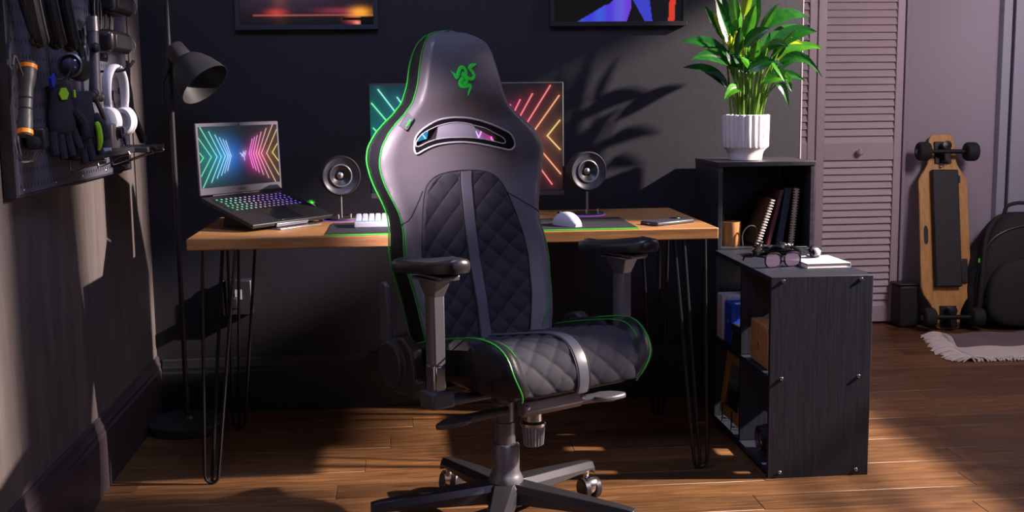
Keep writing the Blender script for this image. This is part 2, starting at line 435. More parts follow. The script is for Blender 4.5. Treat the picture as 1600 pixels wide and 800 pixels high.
for z, h in zip(BZ, BH):
    z = float(z); h = float(h); r = []
    for i in range(NU + 1):
        s = -h + 2 * h * i / NU
        r.append(LP(s, front(s, z), z))
    fe = front(h, z); bk = W0(z) - .066 - .020 * ss(z, .85, 1.0) * (1 - ss(z, 1.2, 1.29)) + .025 * ss(z, 1.2, 1.2975)
    for k in range(1, 6): r.append(LP(h * (1 + .012 * math.sin(PI * k / 6)) - .006 * ss(k, 2, 6), lerp(fe, bk + .004, k / 6), z))
    hb = max(h - .02, h * .6)
    for i in range(13):
        s = hb - 2 * hb * i / 12; r.append(LP(s, bk - .018 * (1 - (s / hb) ** 2) + .068 * math.exp(-((z - 1.025) / .055) ** 2) * (1 - abs(s / hb) ** 5), z))
    for k in range(5, 0, -1): r.append(LP(-h * (1 + .012 * math.sin(PI * k / 6)) + .006 * ss(k, 2, 6), lerp(fe, bk + .004, k / 6), z))
    rows.append(r)
bm = B(); R = gridmesh(bm, rows, closed=True); bm.faces.new(R[0][::-1]); bm.faces.new(R[-1])
bmesh.ops.recalc_face_normals(bm, faces=bm.faces)
back = done('backrest', bm, 'leather', CH, ang=60)
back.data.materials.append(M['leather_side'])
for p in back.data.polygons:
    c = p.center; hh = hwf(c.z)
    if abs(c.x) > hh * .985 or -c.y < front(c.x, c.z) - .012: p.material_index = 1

# vent: outlines as (s, z) on the face
VO = [(-0.1594, 0.9986), (-0.1556, 1.0228), (-0.1373, 1.0406), (-0.1081, 1.0562), (-0.0788, 1.0668), (-0.0494, 1.0713), (-0.0199, 1.0718), (0.0149, 1.069), (0.0501, 1.062), (0.0855, 1.0507), (0.1163, 1.0383), (0.1396, 1.026), (0.1528, 1.0074), (0.1542, 0.9912), (0.1423, 0.9819), (0.1239, 0.9847), (0.09, 0.9922), (0.054, 0.9998), (0.0185, 1.0052), (-0.0116, 1.0078), (-0.0487, 1.0073), (-0.0853, 1.0033), (-0.1143, 0.996), (-0.1359, 0.9876), (-0.1502, 0.982), (-0.1572, 0.9884)]
VI = [(-0.1535, 1.0015), (-0.1521, 1.0146), (-0.1329, 1.0323), (-0.1038, 1.0448), (-0.0794, 1.0524), (-0.0499, 1.0579), (-0.0203, 1.0594), (0.0095, 1.056), (0.0319, 1.0499), (0.0647, 1.0417), (0.09, 1.0294), (0.116, 1.017), (0.1265, 1.006), (0.1212, 0.9998), (0.103, 1.0035), (0.0694, 1.011), (0.0388, 1.0161), (0.0085, 1.0191), (-0.0239, 1.02), (-0.0559, 1.0199), (-0.09, 1.0168), (-0.1189, 1.0095), (-0.1429, 1.0011)]
H1 = [(-0.1525, 1.0065), (-0.148, 1.0175), (-0.133, 1.0313), (-0.1038, 1.0438), (-0.0831, 1.0504), (-0.09, 1.0179), (-0.1189, 1.0105), (-0.1428, 1.0021)]
H2 = [(0.0306, 1.0499), (0.0647, 1.0407), (0.09, 1.0284), (0.1160, 1.0168), (0.1252, 1.005), (0.1205, 1.0005), (0.103, 1.0042), (0.0694, 1.0114), (0.0375, 1.0168)]
def closed_curve(pts, n):
    q = bez([(p[0], p[1], 0) for p in pts + [pts[0]]], 8)[:-1]
    L = [0.0]
    for a, b in zip(q, q[1:] + q[:1]): L.append(L[-1] + (b - a).length)
    t = np.linspace(0, L[-1], n, endpoint=False); q.append(q[0])
    return [(float(np.interp(x, L, [v.x for v in q])), float(np.interp(x, L, [v.y for v in q]))) for x in t]
def onf(p, off=0): return LP(p[0], front(p[0], p[1]) + off, p[1])
# the two see-through openings
for k, H in enumerate((H1, H2)):
    bm = B(); prism(bm, H, .3, -.7, lambda a, b, d: Vector((a, -(W0(b) + d), b)))
    cut = done('cutter', bm, 'matte', keepnormals=False)
    cut.parent = CH
    md = back.modifiers.new('hole', 'BOOLEAN'); md.object = cut; md.operation = 'DIFFERENCE'; md.solver = 'EXACT'
    bpy.context.view_layer.update()
    me = bpy.data.meshes.new_from_object(back.evaluated_get(bpy.context.evaluated_depsgraph_get()))
    back.modifiers.clear(); back.data = me
    bpy.data.objects.remove(cut)
    bm = B()
    cx_ = sum(p[0] for p in H) / len(H); cz_ = sum(p[1] for p in H) / len(H)
    I = [(lerp(cx_, p[0], .985), lerp(cz_, p[1], .985)) for p in H]
    gridmesh(bm, [[LP(p[0], front(*p) + .002, p[1]) for p in I], [LP(p[0], W0(p[1]) - .038, p[1]) for p in I]], closed=True)
    done('vent_lining', bm, 'matte', CH)
co = closed_curve(VO, 120); ci = closed_curve(VI, 120)
# align the start of the inner loop with the outer one
def nearest(a, L): return min(range(len(L)), key=lambda i: (L[i][0] - a[0]) ** 2 + (L[i][1] - a[1]) ** 2)
k0 = nearest(co[0], ci); ci = ci[k0:] + ci[:k0]
bm = B(); gridmesh(bm, [[onf(p, .0005) for p in co], [onf(p, .0035) for p in co], [onf(p, .0035) for p in ci], [onf(p, -.004) for p in ci]], closed=True)
done('vent_bezel', bm, 'gloss', CH, ang=30)
bm = B(); tube(bm, [onf(p, .004) for p in co], .0024, 8, closed=True); done('vent_ring', bm, 'ring_grey', CH)
bm = B(); tube(bm, [onf(p, .004) for p in ci], .0013, 8, closed=True); done('vent_inner_ring', bm, 'ring_grey', CH)
bm = B()
top = [(-.083, 1.050), (-.05, 1.0565), (-.02, 1.058), (.0095, 1.055), (.0306, 1.0495)]; bot = [(-.09, 1.0185), (-.0559, 1.0203), (-.0239, 1.0205), (.0085, 1.0195), (.0375, 1.0168)]
rws = []
for t in np.linspace(0, 1, 9):
    f = lambda L: (float(np.interp(t, np.linspace(0, 1, 5), [q[0] for q in L])), float(np.interp(t, np.linspace(0, 1, 5), [q[1] for q in L])))
    a, b = f(top), f(bot)
    rws.append([onf(a, -.004)] + [onf((lerp(a[0], b[0], q), lerp(a[1], b[1], q)), .0028 + .002 * math.sin(PI * q)) for q in np.linspace(0, 1, 7)] + [onf(b, -.004)])
gridmesh(bm, rws); done('vent_bridge', bm, 'satin_light', CH)

# quilted panel with centre stripe
QZ = [.445, .47, .52, .60, .70, .75, .82, .865, .89, .905, .917, .925, .930, .9325]; QH = [.12, .13, .14, .154, .165, .161, .146, .133, .122, .11, .094, .074, .045, .012]
def quilt(s, z, pw, ph):
    a = s / pw + z / ph; b = s / pw - z / ph
    return (abs(math.sin(PI * a)) * abs(math.sin(PI * b))) ** .32
bm = B(); rws = []
nz, ns = 240, 120
zs_, hs_ = smooth_table(QZ, QH, nz)
for z, h in zip(zs_, hs_):
    r = []
    z = float(z); h = float(h)
    for i in range(ns + 1):
        s = -h + 2 * h * i / ns - .003; u = abs(2 * i / ns - 1)
        e = min(1, min((1 - u) * h, .93 - z + .002) / .007); e = max(e, 0)
        r.append(LP(s, front(s, z) - .004 + (.008 + .0070 * quilt(s + .018, z - .012, .066, .060)) * math.sqrt(e), z))
    rws.append(r)
gridmesh(bm, rws); done('quilted_panel', bm, 'suede', CH, ang=80)
bm = B(); tube(bm, [LP(-h - .003, front(-h, z) + .001, z) for z, h in zip(zs_, hs_)] + [LP(h - .003, front(h, z) + .001, z) for z, h in list(zip(zs_, hs_))[::-1]], .0022, 6)
done('panel_seam', bm, 'stitch', CH)
sw_ = .0165
zl = np.linspace(.45, .932, 60)
bm = B(); gridmesh(bm, [[LP(-.003 + q * sw_, front(0, z) + .0165 - (.006 if abs(q) == 1 else 0) - (.012 if abs(q) == 1.02 else 0), z) for q in (-1.02, -1, -.9, -.5, 0, .5, .9, 1, 1.02)] for z in map(float, zl)])
done('centre_stripe', bm, 'satin', CH)
for sg in (-1, 1):
    bm = B(); tube(bm, [LP(-.003 + sg * (sw_ + .0015), front(0, z) + .0125, z) for z in map(float, zl)], .0022, 6); done('stitching', bm, 'stitch', CH)
# leather seams and green piping
for pts in ([(-.222, .806), (-.196, .820), (-.158, .855), (-.1335, .886)], [(.1255, .872), (.177, .838), (.213, .812)]):
    bm = B(); tube(bm, [onf((p.x, p.y), .0004) for p in bez([(a, b, 0) for a, b in pts], 10)], .0013, 6); done('seam', bm, 'stitch', CH)
def pipe(fn, z0, z1, r=.0021, mt='thread', over=True):
    bm = B(); zl = [float(z) for z in BZ if z0 <= z <= z1]
    if over: pts = [fn(-1, z) for z in zl] + [fn(1, z) for z in zl[::-1]]
    else: pts = over_pts
    tube(bm, pts, r, 6); return done('piping', bm, mt, CH)
pipe(lambda g, z: LP(g * hwf(z) * 1.002, front(hwf(z), z) - .004, z), .50, 1.30)
pipe(lambda g, z: LP(g * (hwf(z) * 1.005 - .0035), lerp(front(hwf(z), z), W0(z) - .062 - .020 * ss(z, .85, 1.0) * (1 - ss(z, 1.2, 1.29)), .88), z), .50, 1.30)
for g in (-1, 1):
    bm = B(); zl = [float(z) for z in BZ if .5 <= z <= .80]
    tube(bm, [LP(g * (hwf(z) - .004 - .03 * ss(z, .62, .5)), front(hwf(z), z) + .003 - .0 * z, z) for z in zl], .0013, 6); done('piping', bm, 'thread', CH)
# embroidered emblem: three entwined serpents
def ribbon(pts, wid, off=.0022):
    q = bez([(a, b, 0) for a, b in pts], 6); n = len(q); rw = []
    for i, p in enumerate(q):
        t = (q[min(i + 1, n - 1)] - q[max(i - 1, 0)]).normalized(); nn = Vector((-t.y, t.x, 0)); f = i / (n - 1)
        ww = float(np.interp(f, [0, .12, .3, .8, 1], [.0006, wid, wid * .8, wid, .0008]))
        rw.append([onf((p.x + nn.x * ww * k, p.y + nn.y * ww * k), off if abs(k) < 1 else -.0005) for k in (-1, -.8, 0, .8, 1)])
    return rw
bm = B()
gridmesh(bm, ribbon([(-.0476, 1.1907), (-.0387, 1.1825), (-.0326, 1.1751), (-.0268, 1.1842), (-.0205, 1.1973), (-.0113, 1.2007), (-.0042, 1.1925), (-.0052, 1.1826), (-.012, 1.1743), (-.0215, 1.1644), (-.0219, 1.1546), (-.0111, 1.152), (.0039, 1.1545), (.0087, 1.1503), (.0033, 1.1379), (.001, 1.1277)], .0058))
gridmesh(bm, ribbon([(-.0146, 1.1905), (-.0095, 1.1813), (.0017, 1.1726), (.0114, 1.1702), (.02, 1.176), (.0172, 1.1876), (.0092, 1.1975), (.0149, 1.2041), (.0252, 1.2075), (.0314, 1.2097)], .0056, .0028))
gridmesh(bm, ribbon([(-.0175, 1.186), (-.0095, 1.176), (-.003, 1.166), (-.0105, 1.160), (-.016, 1.158)], .0058, .0034))
done('serpent_emblem', bm, 'logo', CH, label='bright green embroidered three-headed serpent emblem', keepnormals=True)
# woven side tag with lettering
tagm = B(); prism(tagm, [(-.1673, 1.0865), (-.1608, 1.0719), (-.1640, 1.0665), (-.1830, 1.0445), (-.1872, 1.0429), (-.2000, 1.0535)], 0, .006, lambda a, b, d: LP(a, front(a, b) + d, b))
tg = done('side_tag', tagm, 'plastic_grey', CH, smooth=False)
fc = bpy.data.curves.new('lettering', 'FONT'); fc.body = 'RAZER'; fc.size = .0072; fc.extrude = .0006; fc.align_x = 'CENTER'; fc.align_y = 'CENTER'
fo = bpy.data.objects.new('lettering', fc); COL.objects.link(fo)
bpy.context.view_layer.update()
me = bpy.data.meshes.new_from_object(fo.evaluated_get(bpy.context.evaluated_depsgraph_get())); bpy.data.objects.remove(fo)
lt = bpy.data.objects.new('lettering', me); COL.objects.link(lt); me.materials.append(M['logo']); lt.parent = tg
cx_, cz_ = -.1785, 1.0605
ax = Vector((-.1673 + .1975, 0, 1.0865 - 1.052)).normalized()
nrm = Vector((0, -1, .0)); up = nrm.cross(ax).normalized()
lt.matrix_local = Matrix.Translation(LP(cx_, front(cx_, cz_) + .0085, cz_)) @ Matrix((ax, up, nrm)).transposed().to_4x4()

# seat cushion
S0 = .022
PATH = [(-.235, .43), (-.232, .462), (-.2, .470), (-.1, .488), (0, .506), (.1, .525), (.17, .537), (.225, .537), (.258, .522), (.280, .492), (.288, .462), (.286, .440), (.279, .425)]
PTH = [(v.x, v.y) for v in bez([(a, b, 0) for a, b in PATH], 7)]
PTH = PTH[4:]
def seat_row(i):
    wv, z = PTH[i]
    a = Vector(PTH[max(i - 1, 0)]); b = Vector(PTH[min(i + 1, len(PTH) - 1)]); t = (b - a).normalized(); n = Vector((-t.y, t.x))   # outward
    if n.y < -.3 or (n.x < 0 and wv > .1): n = -n
    return wv, z, n
def seat_off(s, wv, z):
    u = abs(s)
    k = ss(z, .42, .52) * .75 + .25
    return (.030 * ss(u, .165, .215)) * k * (.45 + .55 * ss(wv, -.2, .0))
rws = []
for i in range(len(PTH)):
    wv, z, n = seat_row(i); r = []
    front_k = ss(wv, .2, .285)
    hb = .255 - .018 * front_k - .04 * ss(z, .50, .425) * ss(wv, .25, .28)
    zb = .425
    zt = z
    cols = [-hb * .8, -hb * .97, -hb * 1.0, -hb * .985]
    r.append(LP(S0 - hb * .80, wv - .02 * front_k, min(zb, z)))
    r.append(LP(S0 - hb * .96, wv - .02 * front_k, min(.45, lerp(zb, z, .3))))
    r.append(LP(S0 - hb, wv - .016 * front_k, lerp(zb, z, .6)))
    r.append(LP(S0 - hb * .985, wv - .008 * front_k, lerp(zb, z, .9) + .012 * (1 - front_k)))
    for u in np.linspace(-.95, .95, 39):
        s = float(u) * hb; o = seat_off(s / hb * .255, wv, z) * (1 - .5 * max(0, (abs(u) - .85) / .1))
        r.append(LP(S0 + s, wv + n.x * o, z + n.y * o))
    r.append(LP(S0 + hb * .985, wv - .008 * front_k, lerp(zb, z, .9) + .012 * (1 - front_k)))
    r.append(LP(S0 + hb, wv - .016 * front_k, lerp(zb, z, .6)))
    r.append(LP(S0 + hb * .96, wv - .02 * front_k, min(.45, lerp(zb, z, .3))))
    r.append(LP(S0 + hb * .80, wv - .02 * front_k, min(zb, z)))
    rws.append(r)
bm = B(); R = gridmesh(bm, rws, closed=True); bm.faces.new(R[0][::-1]); bm.faces.new(R[-1])
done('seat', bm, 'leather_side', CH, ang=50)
bm = B(); q = []
arc = [0.0]
for a, b in zip(PTH, PTH[1:]): arc.append(arc[-1] + math.hypot(b[0] - a[0], b[1] - a[1]))
AL = arc[-1]; NP = 170
def at_arc(t):
    wv = float(np.interp(t, arc, [p[0] for p in PTH])); z = float(np.interp(t, arc, [p[1] for p in PTH]))
    a2, b2 = max(t - .01, 0), min(t + .01, AL)
    tx = float(np.interp(b2, arc, [p[0] for p in PTH]) - np.interp(a2, arc, [p[0] for p in PTH])); tz = float(np.interp(b2, arc, [p[1] for p in PTH]) - np.interp(a2, arc, [p[1] for p in PTH]))
    L = math.hypot(tx, tz); return wv, z, -tz / L, tx / L
for k in range(NP + 1):
    t = .05 + (AL - .055) * k / NP; wv, z, nx, nz_ = at_arc(t); r = []
    h = .172 + .012 * ss(t, .25, AL) ; h -= .02 * ss(t, AL - .05, AL)
    for i in range(91):
        u = 2 * i / 90 - 1; s = u * h
        e = max(0, min(1, (1 - abs(u)) * h / .007, k / 2, (NP - k) / 3))
        o = seat_off(s, wv, z) - .004 + (.008 + .0070 * quilt(s + .0165, t + .018, .066, .062)) * math.sqrt(e)
        r.append(LP(S0 + s, wv + nx * o, z + nz_ * o))
    q.append(r)
gridmesh(bm, q); done('seat_quilted_panel', bm, 'suede', CH, ang=80)
for nm, mtl, xs, off, rr_ in (('seat_stripe', 'satin', None, .0135, 0),):
    bm = B(); rw = []
    for k in range(61):
        t = .05 + (AL - .054) * k / 60; wv, z, nx, nz_ = at_arc(t)
        rw.append([LP(S0 + u * .0165, wv + nx * (off - d), z + nz_ * (off - d)) for u, d in ((-1.02, .012), (-1, .004), (-.85, 0), (0, -.001), (.85, 0), (1, .004), (1.02, .012))])
    gridmesh(bm, rw); done(nm, bm, mtl, CH)
for sg in (-1, 1):
    bm = B(); pts = []
    for k in range(61):
        t = .05 + (AL - .054) * k / 60; wv, z, nx, nz_ = at_arc(t); pts.append(LP(S0 + sg * .0182, wv + nx * .0105, z + nz_ * .0105))
    tube(bm, pts, .002, 6); done('stitching', bm, 'stitch', CH)
    # green piping along the bolster
    for uu, t1, rr_ in ((.225, AL - .004, .0023), (.196, AL - .10, .0016)):
        bm = B(); pts = []
        for k in range(50):
            t = .10 + (t1 - .10) * k / 49; wv, z, nx, nz_ = at_arc(t)
            fk = ss(wv, .2, .285); hb = .255 - .018 * fk - .04 * ss(z, .50, .425) * ss(wv, .25, .28); s = sg * uu / .255 * hb
            o = seat_off(s / hb * .255, wv, z) * (1 - .5 * max(0, (abs(s) / hb - .85) / .1)) + .0012; pts.append(LP(S0 + s, wv + nx * o, z + nz_ * o))
        tube(bm, pts, rr_, 6); done('piping', bm, 'thread', CH)

# mechanism, levers, knob
bm = B(); box(bm, -.10, .12, -.12, .12, .372, .424); done('mechanism', bm, 'plastic', CH, bev=.012)
bm = B(); prism(bm, [(-.152, .352), (-.138, .338), (-.12, .340), (-.116, .388), (-.135, .392), (-.152, .380)], -.045, .135, lambda a, b, d: Vector((d - .056, a - .078, b + .026))); done('front_plate', bm, 'frame_metal', CH, bev=.003)
for s in (-.038, .128):
    bm = B(); lathe(bm, [(.0001, 0), (.006, .001), (.007, .004), (.007, .008)], 12, Matrix.Translation((s - .056, -.234, .392)) @ Matrix.Rotation(-PI / 2, 4, 'X') @ Matrix.Translation((0, 0, 0))); done('bolt', bm, 'steel', CH)
bm = B(); nr = 40; rws = []
for z, rr_, rb in ((.252, .020, 0), (.256, .0255, .6), (.30, .0285, 1), (.304, .027, .3)):
    rws.append([Vector((.008 + (rr_ + .0016 * rb * (1 if j % 2 else -1)) * math.cos(2 * PI * j / nr), -.112 + (rr_ + .0016 * rb * (1 if j % 2 else -1)) * math.sin(2 * PI * j / nr), z)) for j in range(nr)])
R = gridmesh(bm, rws, closed=True); bm.faces.new(R[0][::-1]); bm.faces.new(R[-1]); done('tension_knob', bm, 'frame_metal', CH, ang=20)
bm = B(); lathe(bm, [(.031, .304), (.033, .306), (.033, .313), (.024, .318), (.024, .345)], 28, Matrix.Translation((.008, -.112, 0))); done('knob_collar', bm, 'chrome', CH)
def lever(tip, root, mt, sgn):
    t = Vector(tip); r = Vector(root); d = (t - r).normalized(); p = Vector((-d.y, d.x, 0)).normalized()
    bm = B(); tube(bm, [r, lerp(r, t, .35), lerp(r, t, .62)], [.011, .012, .013], 12)
    st = done('lever', bm, mt, CH)
    bm = B(); c = lerp(r, t, .8); L = .047; out = []
    for i in range(24):
        a = 2 * PI * i / 24; e = L * math.cos(a); f = .030 * math.sin(a) * (1 - .25 * math.cos(a))
        out.append((e, f))
    up = d.cross(p)
    if up.z < 0: up = -up
    prism(bm, out, -.007, .006, lambda a, b, dd: c + d * a + p * b + up * (dd - .10 * abs(a) * (1 if a > 0 else 0)))
    pd = done('paddle', bm, mt, st, bev=.004)
    return st
lever((-.228, -.05, .333), (-.06, -.10, .352), 'plastic_grey', -1)
lever((.235, -.18, .364), (.09, -.125, .350), 'frame_metal', 1)

# arm rests
for sg in (-1, 1):
    x = .285 * sg
    bm = B(); prism(bm, [(-.034, -.022), (-.022, -.03), (.022, -.03), (.034, -.022), (.034, .022), (.022, .03), (-.022, .03), (-.034, .022)], 0, 1, lambda a, b, d: Vector((x + b * .60, -.13 + a * .60, .505 + .185 * d)))
    post = done('armrest_post', bm, 'frame_metal', CH, bev=.002)
    bm = B(); prism(bm, [(-.034, -.022), (-.022, -.03), (.022, -.03), (.034, -.022), (.034, .022), (.022, .03), (-.022, .03), (-.034, .022)], 0, 1, lambda a, b, d: Vector((x + b * (.60 + .40 * d), -.13 + a * (.60 + .5 * d), .668 + .04 * d)))
    done('post_head', bm, 'frame_metal', post, bev=.002)
    bm = B(); box(bm, x - .017, x + .017, -.152, -.108, .44, .508); done('post_sleeve', bm, 'chrome', post, bev=.006)
    bm = B(); box(bm, x - .03, x + .03, -.165, -.10, .405, .445); box(bm, min(x, .1 * sg), max(x, .1 * sg), -.155, -.115, .405, .422); done('armrest_bracket', bm, 'plastic_grey', CH, bev=.006)
    bm = B(); box(bm, x - .035, x + .035, -.185, -.085, .708, .714); box(bm, x - .026, x + .026, -.20, -.10, .714, .722); pl = done('slide_plate', bm, 'steel', post, bev=.0015)
    bm = B(); out = []
    for i in range(40):
        a = 2 * PI * i / 40; ca, sa = math.cos(a), math.sin(a)
        out.append((.049 * math.copysign(abs(ca) ** .7, ca), .138 * math.copysign(abs(sa) ** .62, sa)))
    rws = []
    for k, z in ((.80, .7215), (.95, .7225), (1.0, .731), (1.0, .741), (.965, .750), (.88, .7555), (.6, .7575), (.2, .758)):
        rws.append([Vector((x + p[0] * k - .0 * sg, -.112 + p[1] * (1 - (1 - k) * .4), z + .012 * (-p[1]) / .138 - .006 * abs(p[0]) / .05 * (z > .745))) for p in out])
    R = gridmesh(bm, rws, closed=True); bm.faces.new(R[0][::-1]); bm.faces.new(R[-1])
    done('armrest_pad', bm, 'rubber_satin', CH, ang=50)
    # recliner hinge
    hb = B(); prism(hb, [(.085, .50), (.06, .535), (.02, .545), (-.03, .52), (-.045, .47), (-.045, .402), (.06, .40), (.105, .43)], .255, .288, lambda a, b, d: Vector((d * sg, a + .01, b)))
    hg = done('hinge_housing', hb, 'plastic', CH, bev=.006)
    bm = B(); lathe(bm, [(.0001, 0), (.052, 0), (.056, -.003), (.057, -.012), (.062, -.014), (.062, -.028)], 36, Matrix.Translation((.302 * sg, .068, .472)) @ Matrix.Rotation(PI / 2 * sg, 4, 'Y')); done('hinge_cap', bm, 'plastic', hg)
    off = 0 if sg < 0 else -.09
    bm = B(); prism(bm, [(.092, .50), (.132, .50), (.137, .64), (.130, .665), (.115, .672), (.101, .662), (.096, .63)], .272 + off, .286 + off, lambda a, b, d: Vector((d * sg, a, b))); done('hinge_bracket', bm, 'plastic_grey', CH, bev=.004)
    bm = B(); box(bm, .275 * sg - .01, .275 * sg + .01, -.04, .02, .438, .452); bm2 = done('tilt_lever', bm, 'plastic_grey', hg, bev=.005)
    bm = B(); box(bm, min(.08 * sg, .27 * sg), max(.08 * sg, .27 * sg), -.02, .09, .396, .416); done('side_bracket', bm, 'plastic_grey', CH, bev=.003)

# gas lift and five-star base
bm = B(); lathe(bm, [(.0265, .21), (.0265, .29), (.024, .292), (.024, .375)], 32); done('gas_lift', bm, 'frame_metal', CH)
bm = B(); lathe(bm, [(.045, .128), (.045, .140), (.040, .150), (.0365, .158), (.036, .166), (.036, .228), (.033, .234), (.027, .234)], 40); done('column_cover', bm, 'frame_metal', CH)
hub = B(); lathe(hub, [(.055, .075), (.058, .09), (.055, .122), (.046, .132), (.01, .132)], 40)
basem = done('base_hub', hub, 'base_metal', CH)
for k, deg in enumerate((258.5, 330.5, 42.5, 114.5, 186.5)):
    a = math.radians(deg - 30); d = Vector((math.cos(a), math.sin(a), 0)); p = Vector((-d.y, d.x, 0)); bm = B(); rws = []
    for f, wt, wb, zt, zb in ((.03, .032, .034, .134, .080), (.07, .030, .033, .130, .082), (.2, .025, .028, .118, .082), (.335, .018, .021, .104, .080), (.352, .017, .019, .100, .066)):
        ch_ = .006
        pr = [(-wb, zb), (-wb, zt - .018), (-wt + ch_, zt), (wt - ch_, zt), (wb, zt - .018), (wb, zb)]
        rws.append([d * f + p * q[0] + Vector((0, 0, q[1])) for q in pr])
    R = gridmesh(bm, rws, closed=True); bm.faces.new(R[0][::-1]); bm.faces.new(R[-1]); arm = done('base_arm', bm, 'base_metal', CH, bev=.002, ang=25)
    c = d * .335; wa = a + .6 + k * 1.1; wd = Vector((math.cos(wa), math.sin(wa), 0)); wp = Vector((-wd.y, wd.x, 0)); cc = c + wp * .016
    cs = B(); cyl(cs, c + Vector((0, 0, .05)), c + Vector((0, 0, .082)), .008, n=12); lathe(cs, [(.0001, -.016), (.024, -.014), (.026, 0), (.024, .014), (.0001, .016)], 20, Matrix.Translation(cc + Vector((0, 0, .036))) @ wd.to_track_quat('Z', 'Y').to_matrix().to_4x4())
    cast = done('caster', cs, 'chrome', CH)
    for g in (-1, 1):
        bm = B(); lathe(bm, [(.006, -.010), (.026, -.010), (.029, -.007), (.029, .007), (.026, .010), (.006, .010)], 28, Matrix.Translation(cc + wd * .017 * g + Vector((0, 0, .029))) @ wd.to_track_quat('Z', 'Y').to_matrix().to_4x4())
        done('caster_wheel', bm, 'base_metal', cast)

# ------------------------------------------------------------------ desk
DX0, DX1, DY0, DY1, DZ = -.612, .906, 3.285, 3.915, .74
DESK = thing('desk', 'long wooden butcher-block desk on black hairpin legs behind the gaming chair', 'desk', (.147, 3.6, 0))
bx('tabletop', 'desk', DX0 - .147, DX1 - .147, DY0 - 3.6, DY1 - 3.6, DZ - .033, DZ, DESK, bev=.003)
def hairpin(cx, cy, fx, fy, sy):
    bm = B(); fx -= .147; cx -= .147; fy -= 3.6; cy -= 3.6; r = .0052
    a = Vector((cx - .047, cy, DZ - .034)); b = Vector((cx + .047, cy, DZ - .034)); c = Vector((cx + .0, cy + .075 * sy, DZ - .034))
    f = Vector((fx, fy, r)); ux = Vector((.0205, 0, 0))
    pts = [a, f - ux + Vector((0, 0, .03))]
    for k in range(1, 9):
        t = PI * k / 9; pts.append(f + Vector((-.0205 * math.cos(t), 0, .03 - .03 * math.sin(t) ** .8)))
    pts += [f + ux + Vector((0, 0, .03)), b]
    tube(bm, pts, r, 8); tube(bm, [c, f + Vector((0, .002 * sy, .006))], r, 8)
    lg = done('leg', bm, 'black_metal', DESK)
    bm = B(); box(bm, cx - .06, cx + .06, cy - .012, cy + .012, DZ - .0365, DZ - .033); box(bm, cx - .012, cx + .012, min(cy, cy + .09 * sy), max(cy, cy + .09 * sy), DZ - .0365, DZ - .033)
    done('mounting_plate', bm, 'black_metal', lg)
hairpin(-.535, 3.36, -.588, 3.375, 1); hairpin(-.535, 3.84, -.588, 3.955, -1)
hairpin(.838, 3.36, .872, 3.335, 1); hairpin(.838, 3.84, .872, 3.93, -1)

# ------------------------------------------------------------------ screens: colour painted per vertex
def chevrons():
    L = [[(30, 248), (65, 295), (35, 345)], [(20, 145), (115, 290), (42, 447)], [(38, 88), (152, 290), (68, 500)], [(95, 118), (180, 290), (120, 463)], [(135, 140), (205, 285), (155, 435)], [(165, 160), (222, 285), (182, 417)], [(188, 172), (232, 285), (203, 400)], [(207, 182), (243, 285), (222, 385)]]
    Rr = [[(385, 172), (365, 270), (395, 370)], [(402, 160), (378, 270), (415, 385)], [(420, 148), (395, 270), (437, 400)], [(447, 127), (412, 270), (467, 415)], [(482, 102), (430, 270), (505, 437)], [(530, 70), (450, 270), (553, 463)], [(557, 110), (487, 270), (577, 418)], [(562, 207), (528, 265), (572, 322)]]
    lc = [(.03, .8, .15), (.05, .9, .2), (.12, .95, .5), (.15, .9, .7), (.18, .75, .9), (.2, .6, 1), (.25, .5, 1), (.4, .6, 1)]
    rc = [(1, .12, .75), (1, .15, .65), (1, .22, .55), (1, .28, .42), (1, .35, .35), (1, .42, .25), (1, .55, .12), (.9, .75, .05)]
    Q = Vector((0, 0))
    def uv(p):
        # screen corners in image pixels of an enlarged crop: TL(25,85) TR(555,75) BL(60,505) BR(585,465)
        x, y = p; v = .5; u = .5
        for _ in range(20):
            l = lerp(25, 60, v), lerp(85, 505, v); r = lerp(555, 585, v), lerp(75, 465, v)
            u = (x - l[0]) / (r[0] - l[0]); ty = lerp(85, 75, u); by = lerp(505, 465, u); v = (y - ty) / (by - ty)
        return u, v
    out = []
    for S, C in ((L, lc), (Rr, rc)):
        for pl, c in zip(S, C):
            q = [uv(p) for p in pl]
            for a, b in zip(q, q[1:]): out.append((a, b, c))
    # small emblem in the middle
    for a, b, c in (((.50, .46), (.53, .5), (.3, .6, 1)), ((.53, .5), (.545, .44), (.3, .6, 1)), ((.545, .44), (.56, .50), (.6, .4, 1)), ((.56, .5), (.575, .43), (1, .3, .8)), ((.545, .5), (.55, .58), (.8, .3, 1)), ((.515, .5), (.545, .53), (.4, .5, 1))):
        out.append((a, b, c))
    return out
CHEV = chevrons()
def tunnel():
    L = [([(78, 352), (148, 430), (82, 502)], (.05, .9, .2)), ([(72, 205), (245, 430), (87, 648)], (.08, .95, .3)), ([(110, 125), (318, 425), (130, 722)], (.15, .9, .7)), ([(215, 172), (372, 425), (220, 680)], (.15, .8, .85)), ([(290, 210), (410, 425), (300, 640)], (.15, .55, 1)), ([(345, 240), (440, 425), (350, 610)], (.2, .45, 1)),
         ([(1130, 320), (1058, 412), (1130, 495)], (1, .5, .1)), ([(1127, 172), (958, 418), (1133, 643)], (1, .28, .08)), ([(1077, 112), (890, 420), (1083, 705)], (1, .10, .10)), ([(975, 160), (835, 420), (985, 690)], (1, .06, .10)), ([(905, 195), (795, 420), (905, 655)], (1, .05, .14)), ([(850, 225), (762, 420), (850, 620)], (1, .06, .35)), ([(815, 250), (738, 420), (815, 590)], (1, .10, .6))]
    out = []
    for pl, c in L:
        q = [((x - 62) / 1083, (y - 98) / 640) for x, y in pl]
        for a, b in zip(q, q[1:]): out.append((a, b, c))
    return out + [g for g in CHEV[-6:]]
TUN = tunnel()
